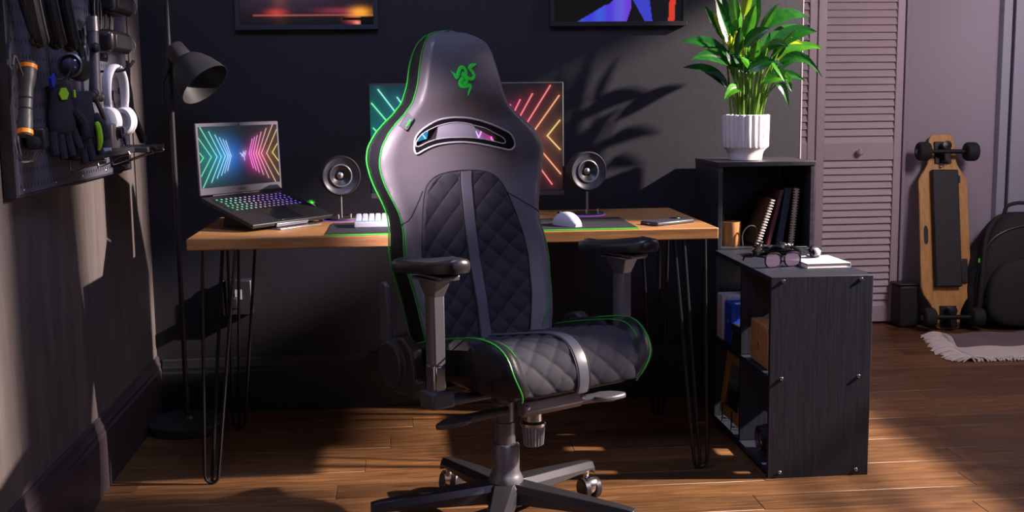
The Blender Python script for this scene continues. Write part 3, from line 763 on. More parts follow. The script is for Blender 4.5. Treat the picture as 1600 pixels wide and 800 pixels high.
def paint(nx, ny, aspect, segs, line=.0055, glow=.03, ga=.30, base=(.006, .006, .010)):
    u, v = np.meshgrid(np.linspace(0, 1, nx), np.linspace(0, 1, ny)); img = np.zeros((ny, nx, 3)) + np.array(base)
    for a, b, c in segs:
        ax, ay, bx_, by = a[0] * aspect, a[1], b[0] * aspect, b[1]; dx, dy = bx_ - ax, by - ay
        t = np.clip(((u * aspect - ax) * dx + (v - ay) * dy) / (dx * dx + dy * dy + 1e-12), 0, 1)
        d = np.hypot(u * aspect - ax - t * dx, v - ay - t * dy); c = np.array(c)
        core = np.clip(1.5 - d / line, 0, 1)[..., None]; img = np.maximum(img, core * (c * .82 + .18)); img += (np.exp(-d / glow) * ga)[..., None] * c * .35
    # coloured haze of the light tunnel
    for cx, cy, s, c in ((.36, .5, .14, (.02, .10, .45)), (.70, .55, .11, (.40, .01, .16)), (.12, .5, .26, (.0, .09, .12)), (.95, .55, .15, (.03, .006, .0))):
        img += np.exp(-(((u - cx) * 1.3) ** 2 + ((v - cy) * .8) ** 2) / (2 * s * s))[..., None] * np.array(c)
    return np.clip(img, 0, 1.0)
def picture_mesh(name, img, P00, du, dv, mt, parent):
    """img rows run down from P00; du, dv full edge vectors"""
    ny, nx, _ = img.shape; P00, du, dv = Vector(P00), Vector(du), Vector(dv)
    U, V = np.meshgrid(np.linspace(0, 1, nx), np.linspace(0, 1, ny))
    co = np.array(P00)[None, None] + U[..., None] * np.array(du) + V[..., None] * np.array(dv)
    me = bpy.data.meshes.new(name); i = np.arange(nx * ny).reshape(ny, nx)
    f = np.stack([i[:-1, :-1], i[1:, :-1], i[1:, 1:], i[:-1, 1:]], -1).reshape(-1, 4)
    me.vertices.add(nx * ny); me.vertices.foreach_set('co', co.reshape(-1)); me.loops.add(f.size); me.loops.foreach_set('vertex_index', f.reshape(-1).astype(np.int32))
    me.polygons.add(len(f)); me.polygons.foreach_set('loop_start', (np.arange(len(f)) * 4).astype(np.int32)); me.update()
    at = me.color_attributes.new('Col', 'FLOAT_COLOR', 'POINT'); at.data.foreach_set('color', np.concatenate([img, np.ones((ny, nx, 1))], -1).reshape(-1).astype(np.float32))
    o = bpy.data.objects.new(name, me); COL.objects.link(o); me.materials.append(mt); o.parent = parent
    return o
M['screen'] = vcol('lit_screen', 1.0, rough=.2)
M['print'] = vcol('printed_picture', 0, rough=.25)
M['glow_art'] = vcol('glowing_print', .9, rough=.25)  # emission added to brighten the wall prints

# ------------------------------------------------------------------ monitor
MY = 3.80
MO = thing('monitor', 'wide black monitor with neon chevrons glowing behind the chair', 'monitor', (.207, MY, DZ))
mx0, mx1, mz0, mz1 = -.318, .318, .062, .432
bx('casing', 'matte', mx0, mx1, .002, .03, mz0, mz1, MO, bev=.004)
bx('chin', 'plastic_grey', mx0 + .001, mx1 - .001, -.003, .003, mz0 - .001, mz0 + .016, MO, bev=.001)
picture_mesh('screen', paint(420, 250, 1.72, TUN, line=.006), (mx0 + .005, .0005, mz1 - .005), (mx1 - mx0 - .010, 0, 0), (0, 0, -(mz1 - mz0 - .022)), M['screen'], MO)
bx('neck', 'matte', -.03, .03, .03, .05, .01, .25, MO, bev=.004)
bx('foot', 'matte', -.12, .12, -.03, .10, 0, .012, MO, bev=.004)

# ------------------------------------------------------------------ laptop on its stand
LW, LD, LH, AL_, BE = .348, .230, .223, .323, .036
LB_ = (-.615, 3.56, DZ)
LS = thing('laptop_stand', 'low black angled stand under the open laptop on the desk', 'stand', LB_, .9)
LA = thing('laptop', 'open black laptop with neon chevrons on its screen on the left end of the desk', 'laptop', LB_, .9)
TM = Matrix.Translation((0, 0, .0945)) @ Matrix.Rotation(AL_, 4, 'X')      # tilted deck, y = 0 at the hinge, -y to the front
bx('base', 'laptop_black', 0, LW, -LD, 0, -.0135, 0, LA, bev=.003, mtx=TM)
bx('trackpad', 'gloss', LW * .34, LW * .66, -LD + .012, -LD * .56, -.0005, .0006, LA, mtx=TM, bev=.0003)
km = {}
def keymat(c):
    k = tuple(round(x, 2) for x in c)
    if k not in km: km[k] = mat('key_glow', (.02, .02, .02), .5, emit=c, es=1.1)
    return km[k]
kb = B(); box(kb, .022, LW - .022, -LD * .54, -.028, -.0002, .0012, TM); done('key_bed', kb, 'matte', LA)
cols = 15
for cidx in range(cols):
    t = cidx / (cols - 1)
    c = (float(np.interp(t, [0, .2, .35, .55, 1], [.05, .3, .6, .5, .18])), float(np.interp(t, [0, .2, .35, .55, 1], [.8, .85, .55, .22, .12])), float(np.interp(t, [0, .2, .35, .55, 1], [.3, .7, .7, .75, .95])))
    kbm = B()
    for r in range(6):
        x = .034 + (LW - .068) * (cidx + (.18 * (r % 3))) / (cols - .4); yy = -.036 - r * .0165
        box(kbm, x - .0078, x + .0078, yy - .0068, yy + .0068, .0012, .0022, TM)
    kk = done('keycaps', kbm, 'matte', LA, smooth=False, stuff=True)
    kbm = B()
    for r in range(6):
        x = .034 + (LW - .068) * (cidx + (.18 * (r % 3))) / (cols - .4); yy = -.036 - r * .0165
        box(kbm, x - .0030, x + .0030, yy - .0026, yy + .0026, .0020, .0028, TM)
    done('key_legends', kbm, keymat(c), LA, smooth=False, stuff=True)
LM_ = Matrix.Translation((0, 0, .0935)) @ Matrix.Rotation(-BE, 4, 'X')     # lid: x, z up
bx('lid', 'laptop_grey', 0, LW, -.001, .006, 0.004, LH, LA, bev=.003, mtx=LM_)
bm = B(); cyl(bm, LM_ @ Vector((.05, .004, .001)), LM_ @ Vector((LW - .05, .004, .001)), .006, n=12); done('hinge_bar', bm, 'laptop_black', LA)
bx('webcam', 'gloss', LW / 2 - .004, LW / 2 + .004, -.0016, 0, LH - .009, LH - .006, LA, mtx=LM_)
p0 = LM_ @ Vector((.009, -.0016, LH - .011)); p1 = LM_ @ Vector((LW - .009, -.0016, LH - .011)); p2 = LM_ @ Vector((.009, -.0016, .027))
picture_mesh('screen', paint(340, 210, 1.65, CHEV, line=.0065, base=(.012, .012, .018)), p0, p1 - p0, p2 - p0, M['screen'], LA)
fc = bpy.data.curves.new('lettering', 'FONT'); fc.body = 'RAZER'; fc.size = .009; fc.align_x = 'CENTER'; fc.align_y = 'CENTER'; fc.extrude = .0001
fo = bpy.data.objects.new('lettering', fc); COL.objects.link(fo); bpy.context.view_layer.update()
me = bpy.data.meshes.new_from_object(fo.evaluated_get(bpy.context.evaluated_depsgraph_get())); bpy.data.objects.remove(fo)
lt = bpy.data.objects.new('lettering', me); COL.objects.link(lt); me.materials.append(M['matte']); lt.parent = LA
lt.matrix_local = LM_ @ Matrix.Translation((LW / 2, -.0017, .016)) @ Matrix.Rotation(PI / 2, 4, 'X')
# stand
bx('plate', 'matte', .04, LW - .04, -LD + .016, -.03, -.0178, -.0142, LS, mtx=TM, bev=.001)
bx('lip', 'steel', LW * .27, LW * .66, -LD - .006, -LD - .001, -.014, -.003, LS, mtx=TM, bev=.001)
bm = B()
for x in (.07, LW - .09): prism(bm, [(-LD + .03, 0), (-.02, 0), (-.02, .010), (-.035, .060), (-LD + .05, .010)], x, x + .02, lambda a, b, d: Vector((d, a, b)))
done('support', bm, 'matte', LS)
bx('foot_plate', 'steel', LW * .24, LW * .76, -LD - .016, -LD + .06, 0, .004, LS, bev=.001)
GD = thing('desk_gadget', 'small round black gadget with a green cap behind the laptop corner', 'gadget', (-.308, 3.85, DZ)); GD.scale = (.9, .9, 1.4)
bm = B(); lathe(bm, [(.0001, 0), (.024, 0), (.026, .006), (.024, .026), (.018, .032), (.0001, .034)], 24); done('body', bm, 'matte', GD)
bm = B(); sphere(bm, (0, 0, .032), .017, (1, 1, .55)); done('cap', bm, 'green', GD)

# ------------------------------------------------------------------ desk top items
def speaker(loc, rz, label):
    t = thing('desk_speaker', label, 'speaker', loc, rz, 'pair of round desk speakers')
    mt = Matrix.Translation((0, 0, .142)) @ Matrix.Rotation(PI / 2, 4, 'X')      # +z of the lathe points to -y (front)
    bm = B(); lathe(bm, [(.0001, -.070), (.03, -.066), (.052, -.050), (.062, -.025), (.064, 0), (.0645, .012), (.060, .018), (.0575, .016)], 48, mt, cap=False); done('housing', bm, 'matte', t)
    bm = B(); lathe(bm, [(.0575, .016), (.048, .010), (.036, .008)], 48, mt, cap=False); done('baffle', bm, 'speaker_face', t)
    bm = B(); lathe(bm, [(.036, .006), (.037, .012), (.034, .0135), (.032, .010)], 40, mt, cap=False); done('surround', bm, 'ring_grey2', t)
    bm = B(); lathe(bm, [(.032, .010), (.022, .002), (.012, -.004)], 40, mt, cap=False); cn = done('cone', bm, 'cone', t)
    bm = B(); lathe(bm, [(.0125, -.005), (.011, .002), (.006, .006), (.0001, .007)], 24, mt, cap=False); done('dust_cap', bm, 'steel', t)
    bm = B(); cyl(bm, (0, -.002, .008), (0, -.002, .09), .0042, n=14); done('stem', bm, 'steel', t)
    bm = B(); lathe(bm, [(.0001, .0015), (.055, .0015), (.057, .004), (.055, .008), (.0001, .009)], 40); bs = done('base', bm, 'matte', t)
    bm = B(); lathe(bm, [(.058, .0002), (.0595, .0002), (.0595, .003), (.058, .003)], 40, cap=False); done('light_ring', bm, 'violet', bs)
    for x in (-.018, .022):
        bm = B(); cyl(bm, (x, -.036, .008), (x, -.036, .022), .0032, n=12); done('post', bm, 'chrome', bs)
    return t
speaker((.590, 3.735, DZ), .26, 'round black desk speaker right of the monitor with bright grey ring')
speaker((-.205, 3.735, DZ), .28, 'round black desk speaker between the laptop and the monitor')
MP = thing('mouse_pad', 'wide black desk mat with green front edge under keyboard and mouse', 'mouse pad', (.22, 3.44, DZ))
bx('mat', 'matpad', -.447, .453, -.147, .170, 0, .0035, MP, bev=.001); bx('edge_trim', 'green', -.4475, .4535, -.1495, -.147, 0, .004, MP, bev=.0008)
# keyboard
KB = thing('keyboard', 'compact white keyboard with cyan underglow on the desk mat', 'keyboard', (-.005, 3.505, DZ + .0035), .02)
bx('case', 'key_white', -.148, .148, -.053, .053, 0, .018, KB, bev=.004); bx('light_strip', 'cyan_glow', -.146, .146, -.0475, .05, .018, .0195, KB)
bm = B(); R = gridmesh(bm, [[Vector((x * k, y * k, z)) for x, y in ((-.0088, -.0086), (.0088, -.0086), (.0088, .0086), (-.0088, .0086))] for k, z in ((1, 0), (.96, .004), (.74, .0095))], closed=True); bm.faces.new(R[-1]); bm.faces.new(R[0][::-1])
key0 = done('keycap', bm, 'key_white', KB, bev=.0012, ang=20); n_ = 0
for r in range(5):
    for c in range(15):
        x = -.1355 + c * .0193; yy = -.040 + r * .0192
        k = key0 if n_ == 0 else inst(key0, KB); k.location = (x, yy, .0195 + .0012 * r); n_ += 1
# mouse
MS = thing('mouse', 'white wireless mouse on the black desk mat', 'mouse', (.478, 3.405, DZ + .0035), math.radians(205))
rws = []
for i in range(17):
    t = i / 16; yy = -.062 + .124 * t; wd = .031 * (math.sin(PI * min(1, max(0.02, t * .94 + .03))) ** .45) * (1 - .10 * math.sin(PI * t)); hh = .040 * (math.sin(PI * (t * .92 + .05)) ** .62)
    rws.append([Vector((wd * math.copysign(abs(math.cos(a)) ** .75, math.cos(a)), yy, max(0, hh * math.sin(a) ** .8))) for a in np.linspace(0, PI, 17)])
bm = B(); R = gridmesh(bm, rws, closed=True); bm.faces.new(R[0][::-1]); bm.faces.new(R[-1]); done('shell', bm, 'mouse_white', MS)
bm = B(); lathe(bm, [(.0001, -.004), (.008, -.004), (.009, 0), (.008, .004), (.0001, .004)], 20, Matrix.Translation((0, -.040, .0305)) @ Matrix.Rotation(PI / 2, 4, 'Y')); done('scroll_wheel', bm, 'matte', MS)
bm = B(); box(bm, -.033, -.0285, -.018, .012, .018, .024); done('side_button', bm, 'matte', MS, bev=.002)
# phone
PH = thing('smartphone', 'dark smartphone in a case lying near the right end of the desk', 'phone', (.785, 3.42, DZ), math.radians(-58))
bx('case', 'phone_case', -.037, .037, -.078, .078, 0, .0115, PH, bev=.004); bx('camera_bump', 'gloss', -.030, -.004, .038, .070, .0115, .014, PH, bev=.003)
bx('port', 'steel', -.006, .006, -.0788, -.077, .003, .008, PH, bev=.001)

# ------------------------------------------------------------------ framed pictures
def art(kind, nx=150, ny=110):
    u, v = np.meshgrid(np.linspace(0, 1, nx), np.linspace(0, 1, ny)); img = np.zeros((ny, nx, 3)) + .006
    def g(cx, cy, sx, sy, c):
        return (np.exp(-(((u - cx) / sx) ** 2 + ((v - cy) / sy) ** 2)))[..., None] * np.array(c)
    if kind == 0:
        img += g(.2, .45, .3, .35, (.02, .012, .03)) + g(.5, .7, .5, .2, (.03, .015, .03)) + g(.27, .865, .07, .035, (.5, .03, .02)) + g(.9, .865, .07, .05, (1.2, .45, .02)) + g(.84, .94, .05, .04, (.5, .05, .06)) + g(.88, .975, .03, .02, (.9, .3, .2)) + g(.75, .85, .15, .03, (.25, .02, .05))
        img += g(.6, .15, .12, .3, (.15, .03, .2)) + g(.3, .3, .06, .4, (.3, .08, .02))
        img += (np.exp(-((v - .895) / .006) ** 2) * (u > .1))[..., None] * np.array((.5, .12, .08))
        blk = ((u > .90) & (v > .91)) | ((u > .77) & (u < .9) & (v > .925) & (v < .95)); img[blk] = .004
    else:
        ridge = 1.0 - .18 * np.clip((u - .18) / .22, 0, 1) - .25 * np.clip((u - .42) / .2, 0, 1)
        m = (v > ridge) & (u > .17) & (u < .60 - .25 * np.clip(v - .86, 0, 1)); img[m] = (.05, .05, .75)
        img[m] += np.stack([.16 * np.clip((u[m] - .35) * 3, 0, 1), .03 * np.sin(u[m] * 40) + .03, .0 * u[m]], -1)
        m2 = (np.abs(u - .70 - .25 * (v - .85)) < .025 * (1.2 - v) * 6) & (v > .5); img[m2] = (.05, .06, .6)
        m3 = np.abs(u - .915 - .04 * (1 - v)) < .024; img[m3] = (.75, .05, .02)
        img += g(.35, .2, .3, .2, (.1, .01, .12))
    return np.clip(img, 0, 1)
def framed(label, x0, x1, z0, h, kind, fm):
    t = thing('picture_frame', label, 'picture', ((x0 + x1) / 2, YB, z0)); hw = (x1 - x0) / 2; f = .016
    for a, b, c, d in ((-hw, hw, 0, f), (-hw, hw, h - f, h), (-hw, -hw + f, f, h - f), (hw - f, hw, f, h - f)):
        bx('frame_rail', fm, a, b, -.024, -.002, c, d, t, bev=.001)
    picture_mesh('print', art(kind), (-hw + f, -.010, h - f), (2 * hw - 2 * f, 0, 0), (0, 0, -(h - 2 * f)), M['glow_art'], t)
    bx('backing', 'matte', -hw + f, hw - f, -.009, -.002, f, h - f, t)
M['frame_blue'] = mat('slate_blue_frame', (.025, .038, .06), .4)
framed('blue-black framed print (glow added) of an orange glow above the laptop', -.574, -.080, 1.366, .36, 0, 'frame_blue')
framed('black framed print (glow added) of blue shapes and a red stripe above the desk', .529, 1.027, 1.372, .36, 1, 'matte')

# ------------------------------------------------------------------ wall outlet under the desk
WO = thing('wall_outlet', 'small metal wall outlet with a plug low on the wall under the desk', 'outlet', (-.60, YB, .37))
bx('plate', 'steelplate', -.045, .045, -.045, 0, -.008, .118, WO, bev=.004); bx('plug', 'matte', -.03, 0, -.075, -.045, .02, .06, WO, bev=.004)
bx('label_plate', 'white_plastic', -.012, .012, -.0465, -.045, .05, .085, WO)
bm = B(); tube(bm, bez([(-.055, -.02, .115), (-.062, -.02, .10), (-.058, -.02, .03), (-.056, -.02, -.01)], 6), .006, 8); done('conduit', bm, 'steel', WO)

# ------------------------------------------------------------------ floor lamp
LP_ = thing('floor_lamp', 'black floor lamp with bell shade standing in the left corner by the desk', 'lamp', (-.768, 3.99, 0))
bm = B(); lathe(bm, [(.0001, 0), (.135, 0), (.138, .004), (.138, .030), (.134, .034), (.02, .036), (.012, .045), (.0001, .045)], 56); done('base', bm, 'matte_base', LP_)
bm = B(); tube(bm, [(0, 0, .034), (0, 0, .9), (0, 0, 1.7)], .0085, 14); done('pole', bm, 'lamp_pole', LP_)
bm = B(); tube(bm, bez([(.004, -.005, 1.30), (.012, -.012, 1.262), (-.008, -.014, 1.215), (-.024, -.012, 1.178), (-.026, -.012, 1.108)], 8), .0062, 10); done('bracket_arm', bm, 'matte', LP_)
bm = B(); lathe(bm, [(.0001, -.01), (.012, -.01), (.012, .012), (.0001, .012)], 16, Matrix.Translation((.012, -.012, 1.29)) @ Matrix.Rotation(PI / 2, 4, 'Y')); done('swivel', bm, 'matte', LP_)
axis = Vector((.118, -.06, -.135)).normalized()
mt = Matrix.Translation((.018, -.02, 1.298)) @ axis.to_track_quat('Z', 'Y').to_matrix().to_4x4()
bm = B(); lathe(bm, [(.0001, 0), (.030, .001), (.0335, .006), (.034, .052), (.034, .058), (.046, .066), (.060, .084), (.074, .115), (.0845, .150), (.088, .172), (.0865, .172), (.072, .116), (.055, .082), (.03, .068), (.0001, .066)], 48, mt, cap=False); done('shade', bm, 'matte_shade', LP_)
bm = B(); sphere(bm, mt @ Vector((0, 0, .10)), .028); done('bulb', bm, 'white_ceramic', LP_)


# ------------------------------------------------------------------ bookcases
LX0, LX1, LY0, LY1, LZ = 1.043, 1.347, 3.215, 3.825, .60
BK = thing('low_bookcase', 'low black ash bookcase with bolted end panel facing the camera', 'bookcase', (1.195, 3.52, 0))
def bk(nm, x0, x1, y0, y1, z0, z1, par=BK, o=(1.195, 3.52), mt='ash'): return bx(nm, mt, x0 - o[0], x1 - o[0], y0 - o[1], y1 - o[1], z0, z1, par, bev=.0012)
T = .015
ep = bk('end_panel', LX0, LX1, LY0, LY0 + T, 0, LZ); bk('end_panel', LX0, LX1, LY1 - T, LY1, 0, LZ)
bk('top_board', LX0, LX1, LY0 + T, LY1 - T, LZ - T, LZ); bk('bottom_board', LX0, LX1, LY0 + T, LY1 - T, .012, .012 + T)
bk('shelf', LX0, LX1, LY0 + T, LY1 - T, .292, .292 + T); bk('divider', LX0 + .002, LX1 - .002, 3.5125, 3.5275, .028, .291); bk('divider', LX0 + .002, LX1 - .002, 3.5125, 3.5275, .308, LZ - T - .001)
for z in (.017, .300, .588):
    for x in (LX0 + .036, LX1 - .036):
        bm = B(); lathe(bm, [(.0001, -.0042), (.004, -.0034), (.0062, 0)], 14, Matrix.Translation((x - 1.195, LY0 - 3.52, z)) @ Matrix.Rotation(-PI / 2, 4, 'X') @ Matrix.Diagonal((1, 1, 1, 1)), cap=False); done('bolt', bm, 'chrome', ep)
TX0, TX1, TY0, TY1, TZ = 1.062, 1.400, 3.862, 4.178, .895
TB = thing('tall_bookcase', 'taller black bookcase against the wall carrying the potted plant', 'bookcase', (1.23, 4.02, 0))
def tb(nm, x0, x1, y0, y1, z0, z1, mt='ash_plain'): return bk(nm, x0, x1, y0, y1, z0, z1, TB, (1.23, 4.02), mt)
tb('side_panel', TX0, TX0 + T, TY0, TY1, 0, TZ - T); tb('side_panel', TX1 - T, TX1, TY0, TY1, 0, TZ - T); tb('top_board', TX0 - .001, TX1 + .001, TY0 - .002, TY1, TZ - T, TZ)
tb('back_panel', TX0 + T, TX1 - T, TY1 - .006, TY1, 0, TZ - T)
for z in (.02, .31, .588): tb('shelf', TX0 + T, TX1 - T, TY0 + .002, TY1 - .007, z, z + .013)
tb('plinth', TX0 + T, TX1 - T, TY0 + .01, TY0 + .02, 0, .02)
SZ = .601
# pencil cup and pens
PC = thing('pencil_cup', 'round acacia wood pencil cup inside the tall bookcase', 'cup', (1.133, 3.945, SZ))
bm = B(); lathe(bm, [(.0001, 0), (.031, 0), (.0325, .003), (.0325, .083), (.0300, .083), (.0295, .006), (.0001, .006)], 36); done('cup', bm, 'cupwood', PC)
tag(bx('pen', 'matte', -.003, .003, -.003, .003, 0, .10, None, bev=.001, loc=(1.117, 3.947, SZ + .0075)), 'dark pen standing in the wooden pencil cup', 'pen')
bpy.data.objects['pen'].rotation_euler = (0, math.radians(-8), 0)
# notebooks leaning in the tall bookcase
def notebook(nm, label, x, h, th, lean, mt, coil, grp='notebooks leaning in the tall bookcase', d=.15, y=3.90):
    t = thing(nm, label, 'notebook', (x, y, SZ), 0, grp); mtx = Matrix.Rotation(lean, 4, 'Y')
    zo = th * abs(math.sin(lean)) * .5 + .0005
    mtx = Matrix.Translation((0, 0, zo)) @ mtx
    bx('pages', 'paper', -th / 2 + .0015, th / 2 - .0015, .004, d - .004, .003, h - .003, t, mtx=mtx)
    bx('cover', mt, -th / 2, -th / 2 + .0015, 0, d, 0, h, t, mtx=mtx); bx('cover', mt, th / 2 - .0015, th / 2, 0, d, 0, h, t, mtx=mtx)
    if coil:
        n = int(h / .0095)
        for k in range(n):
            bm = B(); z = .006 + k * (h - .012) / (n - 1); q = [mtx @ Vector((th * .62 * math.cos(a), .001 + .0065 * math.sin(a), z)) for a in np.linspace(0, 2 * PI, 11)[:-1]]
            tube(bm, q, .0022, 5, closed=True); done('coil', bm, coil, t)
    else: bx('spine', mt, -th / 2, th / 2, -.002, .0015, 0, h, t, mtx=mtx, bev=.001)
    return t
notebook('notebook', 'brown notebook with white spiral coil leaning furthest left in the tall bookcase', 1.214, .170, .013, .32, 'browncover', 'paper')
notebook('notebook', 'burgundy hardcover notebook leaning beside the white-coiled one', 1.252, .196, .012, .235, 'burgundy', None)
notebook('notebook', 'thick dark navy notebook leaning between the burgundy and the cream-coiled ones', 1.291, .200, .022, .15, 'navycover', None)
notebook('notebook', 'dark notebook with cream spiral coil leaning furthest right in the tall bookcase', 1.334, .200, .015, .085, 'browncover', 'kraft')
HC = bm = B(); q = bez([(0, 0, .004), (-.002, 0, .04), (.012, 0, .065), (.03, 0, .072), (.046, 0, .064), (.052, 0, .03), (.05, 0, .004)], 8); tube(bm, q, .0022, 8)
tag(done('cable_loop', bm, 'plastic_grey', loc=(1.163, 3.905, SZ - .001)), 'thin grey cable loop standing before the leaning notebooks', 'cable')

# things on the low bookcase
GC = thing('game_controller', 'glossy black game controller lying at the back of the low bookcase top', 'controller', (1.205, 3.69, LZ), math.radians(-8))
rws = []
for t in np.linspace(-1, 1, 25):
    x = .080 * t; u = abs(t)
    fwd = .030 + .035 * ss(u, .45, .9); bkw = .028 - .008 * u * u; hh = .030 - .010 * ss(u, .6, 1)
    e = math.sqrt(max(0, 1 - max(0, (u - .80) / .2) ** 2)) if u > .8 else 1
    e = max(e, .06); cy_ = -(fwd - bkw) / 2; hw_ = (fwd + bkw) / 2 * e
    rws.append([Vector((x, cy_ - .02 * ss(u, .55, 1) + hw_ * math.cos(a), .016 + hh * .53 * e * math.sin(a))) for a in np.linspace(0, 2 * PI, 19)[:-1]])
bm = B(); R = gridmesh(bm, rws, closed=True); bm.faces.new(R[0][::-1]); bm.faces.new(R[-1]); done('shell', bm, 'gloss', GC)
for x, y in ((-.045, .0), (.022, -.028)):
    bm = B(); lathe(bm, [(.006, .026), (.005, .036), (.009, .040), (.0095, .043), (.0001, .044)], 20, Matrix.Translation((x, y, 0))); done('thumb_stick', bm, 'chrome', GC)
for k in range(4):
    bm = B(); sphere(bm, (.046 + .011 * math.cos(k * PI / 2), .0 + .011 * math.sin(k * PI / 2), .032), .0052, (1, 1, .7), 12, 8); done('button', bm, 'chrome', GC)
bm = B(); box(bm, -.035, -.013, -.032, -.025, .029, .034); box(bm, -.0275, -.0205, -.040, -.017, .029, .034); done('direction_pad', bm, 'chrome', GC, bev=.001)
for x in (-.05, .05):
    bm = B(); sphere(bm, (x, .026, .024), .014, (1.2, .5, .55), 14, 8); done('trigger', bm, 'gloss', GC)
# book and watch
WB = thing('white_book', 'slim white book at the front right of the low bookcase top', 'book', (1.268, 3.455, LZ), math.radians(2))
bx('pages', 'paper', -.067, .066, -.086, .086, .0015, .0125, WB); bx('cover', 'white_plastic', -.069, .068, -.088, .088, .0125, .0142, WB, bev=.0005); bx('cover', 'white_plastic', -.069, .068, -.088, .088, 0, .0015, WB, bev=.0005); bx('spine', 'white_plastic', .067, .069, -.088, .088, 0, .0142, WB)
WT = thing('wrist_watch', 'dark chunky wrist watch with grey strap lying on the white book', 'watch', (1.268, 3.50, LZ + .0143), math.radians(25))
bm = B(); lathe(bm, [(.0001, 0), (.019, 0), (.021, .003), (.021, .010), (.018, .013), (.0001, .013)], 28, Matrix.Translation((0, 0, .016)) @ Matrix.Rotation(math.radians(70), 4, 'X')); done('watch_case', bm, 'gloss', WT)
bm = B(); gridmesh(bm, [[Vector((sx_, .004 + .026 * math.cos(a) + (.0 if True else 0), .0165 + .0162 * math.sin(a))) for a in np.linspace(.25 * PI, 1.75 * PI, 20)] for sx_ in (-.011, .011)]); o = done('strap', bm, 'strap_grey', WT); md = o.modifiers.new('s', 'SOLIDIFY'); md.thickness = .003
bm = B(); lathe(bm, [(.0001, 0), (.004, 0), (.004, .004), (.0001, .004)], 12, Matrix.Translation((.021, -.004, .018)) @ Matrix.Rotation(PI / 2, 4, 'Y')); done('crown', bm, 'chrome', WT)
# glasses
GL = thing('glasses', 'black framed glasses with tinted lenses resting on the low bookcase front edge', 'glasses', (1.140, 3.405, LZ), math.radians(14))
for g in (-1, 1):
    out = []
    for k in range(28):
        a = 2 * PI * k / 28; out.append((.034 * g + .0275 * math.copysign(abs(math.cos(a)) ** .7, math.cos(a)), .0235 + .0215 * math.copysign(abs(math.sin(a)) ** .75, math.sin(a))))
    bm = B(); tube(bm, [Vector((p[0], 0, p[1])) for p in out], .0026, 8, closed=True); rim = done('rim', bm, 'gloss', GL)
    bm = B(); prism(bm, [((p[0] - .034 * g) * .95 + .034 * g, (p[1] - .0235) * .95 + .0235) for p in out], -.0008, .0008, lambda a, b, d: Vector((a, d, b))); done('lens', bm, 'lens', rim, smooth=False)
    bm = B(); tube(bm, bez([(.060 * g, .001, .034), (.064 * g, .008, .034), (.063 * g, .08, .030), (.060 * g, .12, .022), (.056 * g, .138, .008)], 6), [.003] * 25, 8); done('temple', bm, 'gloss', GL)
bm = B(); tube(bm, bez([(-.0075, 0, .030), (0, -.001, .034), (.0075, 0, .030)], 6), .0025, 8); done('bridge', bm, 'gloss', GL)

# things in the cubbies (seen through the open left side)
cz1, cz0 = .3075, .0275
BI = thing('white_binder', 'pale grey and white ring binder upright in the upper rear cubby', 'binder', (1.045, 3.772, cz1))
bx('spine', 'pale_grey', .002, .02, -.033, .033, 0, .152, BI, bev=.003); bx('cover', 'white_plastic', .02, .24, -.033, -.030, 0, .152, BI); bx('cover', 'white_plastic', .02, .24, .030, .033, 0, .152, BI); bx('sheets', 'paper', .025, .235, -.028, .028, .003, .146, BI)
BI = thing('blue_binder', 'bright blue ring binder with round finger hole in the upper rear cubby', 'binder', (1.048, 3.68, cz1))
bx('spine', 'blue', .002, .02, -.042, .042, 0, .138, BI, bev=.003); bx('cover', 'blue', .02, .24, -.042, -.039, 0, .138, BI); bx('cover', 'blue', .02, .24, .039, .042, 0, .138, BI); bx('sheets', 'paper', .025, .235, -.036, .036, .003, .13, BI)
bm = B(); lathe(bm, [(.009, -.001), (.009, .0015), (.006, .0015), (.006, -.001)], 18, Matrix.Translation((.002, .004, .075)) @ Matrix.Rotation(-PI / 2, 4, 'Y'), cap=False); done('finger_ring', bm, 'chrome', BI)
for k in range(3):
    b_ = thing('paperback', ('lowest', 'middle', 'topmost')[k] + ' of three small dark books stacked in the upper rear cubby', 'book', (1.095, 3.583, cz1 + .026 * k + .0003), math.radians((2, -3, 4)[k]), 'dark books stacked in the cubby')
    bx('pages', 'paper', -.043, .066, -.044, .044, .002, .0225, b_); bx('cover', 'matte', -.045, .068, -.046, .046, 0, .002, b_); bx('cover', 'matte', -.045, .068, -.046, .046, .0225, .0245, b_); bx('spine', 'plastic', -.046, -.0435, -.046, .046, 0, .0245, b_)
WS = thing('wooden_box', 'small tapered wooden box with two metal dots in the upper front cubby', 'box', (1.11, 3.375, cz1))
bm = B(); prism(bm, [(-.085, 0), (.085, 0), (.082, .085), (.072, .122), (.06, .13), (-.085, .13)], -.05, .05, lambda a, b, d: Vector((d, -a, b))); done('body', bm, 'cupwood', WS, bev=.004)
for z in (.05, .066):
    bm = B(); lathe(bm, [(.0001, -.002), (.005, -.002), (.005, .002)], 12, Matrix.Translation((-.05, -.0, z)) @ Matrix.Rotation(PI / 2, 4, 'Y'), cap=False); done('dot', bm, 'chrome', WS)
PF = thing('oak_picture_frame', 'oak framed misty landscape leaning in the lower rear cubby', 'picture', (1.056, 3.684, cz0 + .002), 0)
tl = Matrix.Rotation(math.radians(7), 4, 'Y')
for a, b, c, d in ((-.118, .118, .02, .055), (-.118, .118, .205, .24), (-.118, -.08, .055, .205), (.08, .118, .055, .205)): bx('frame_rail', 'oak', 0, .016, a, b, c, d, PF, mtx=tl, bev=.001)
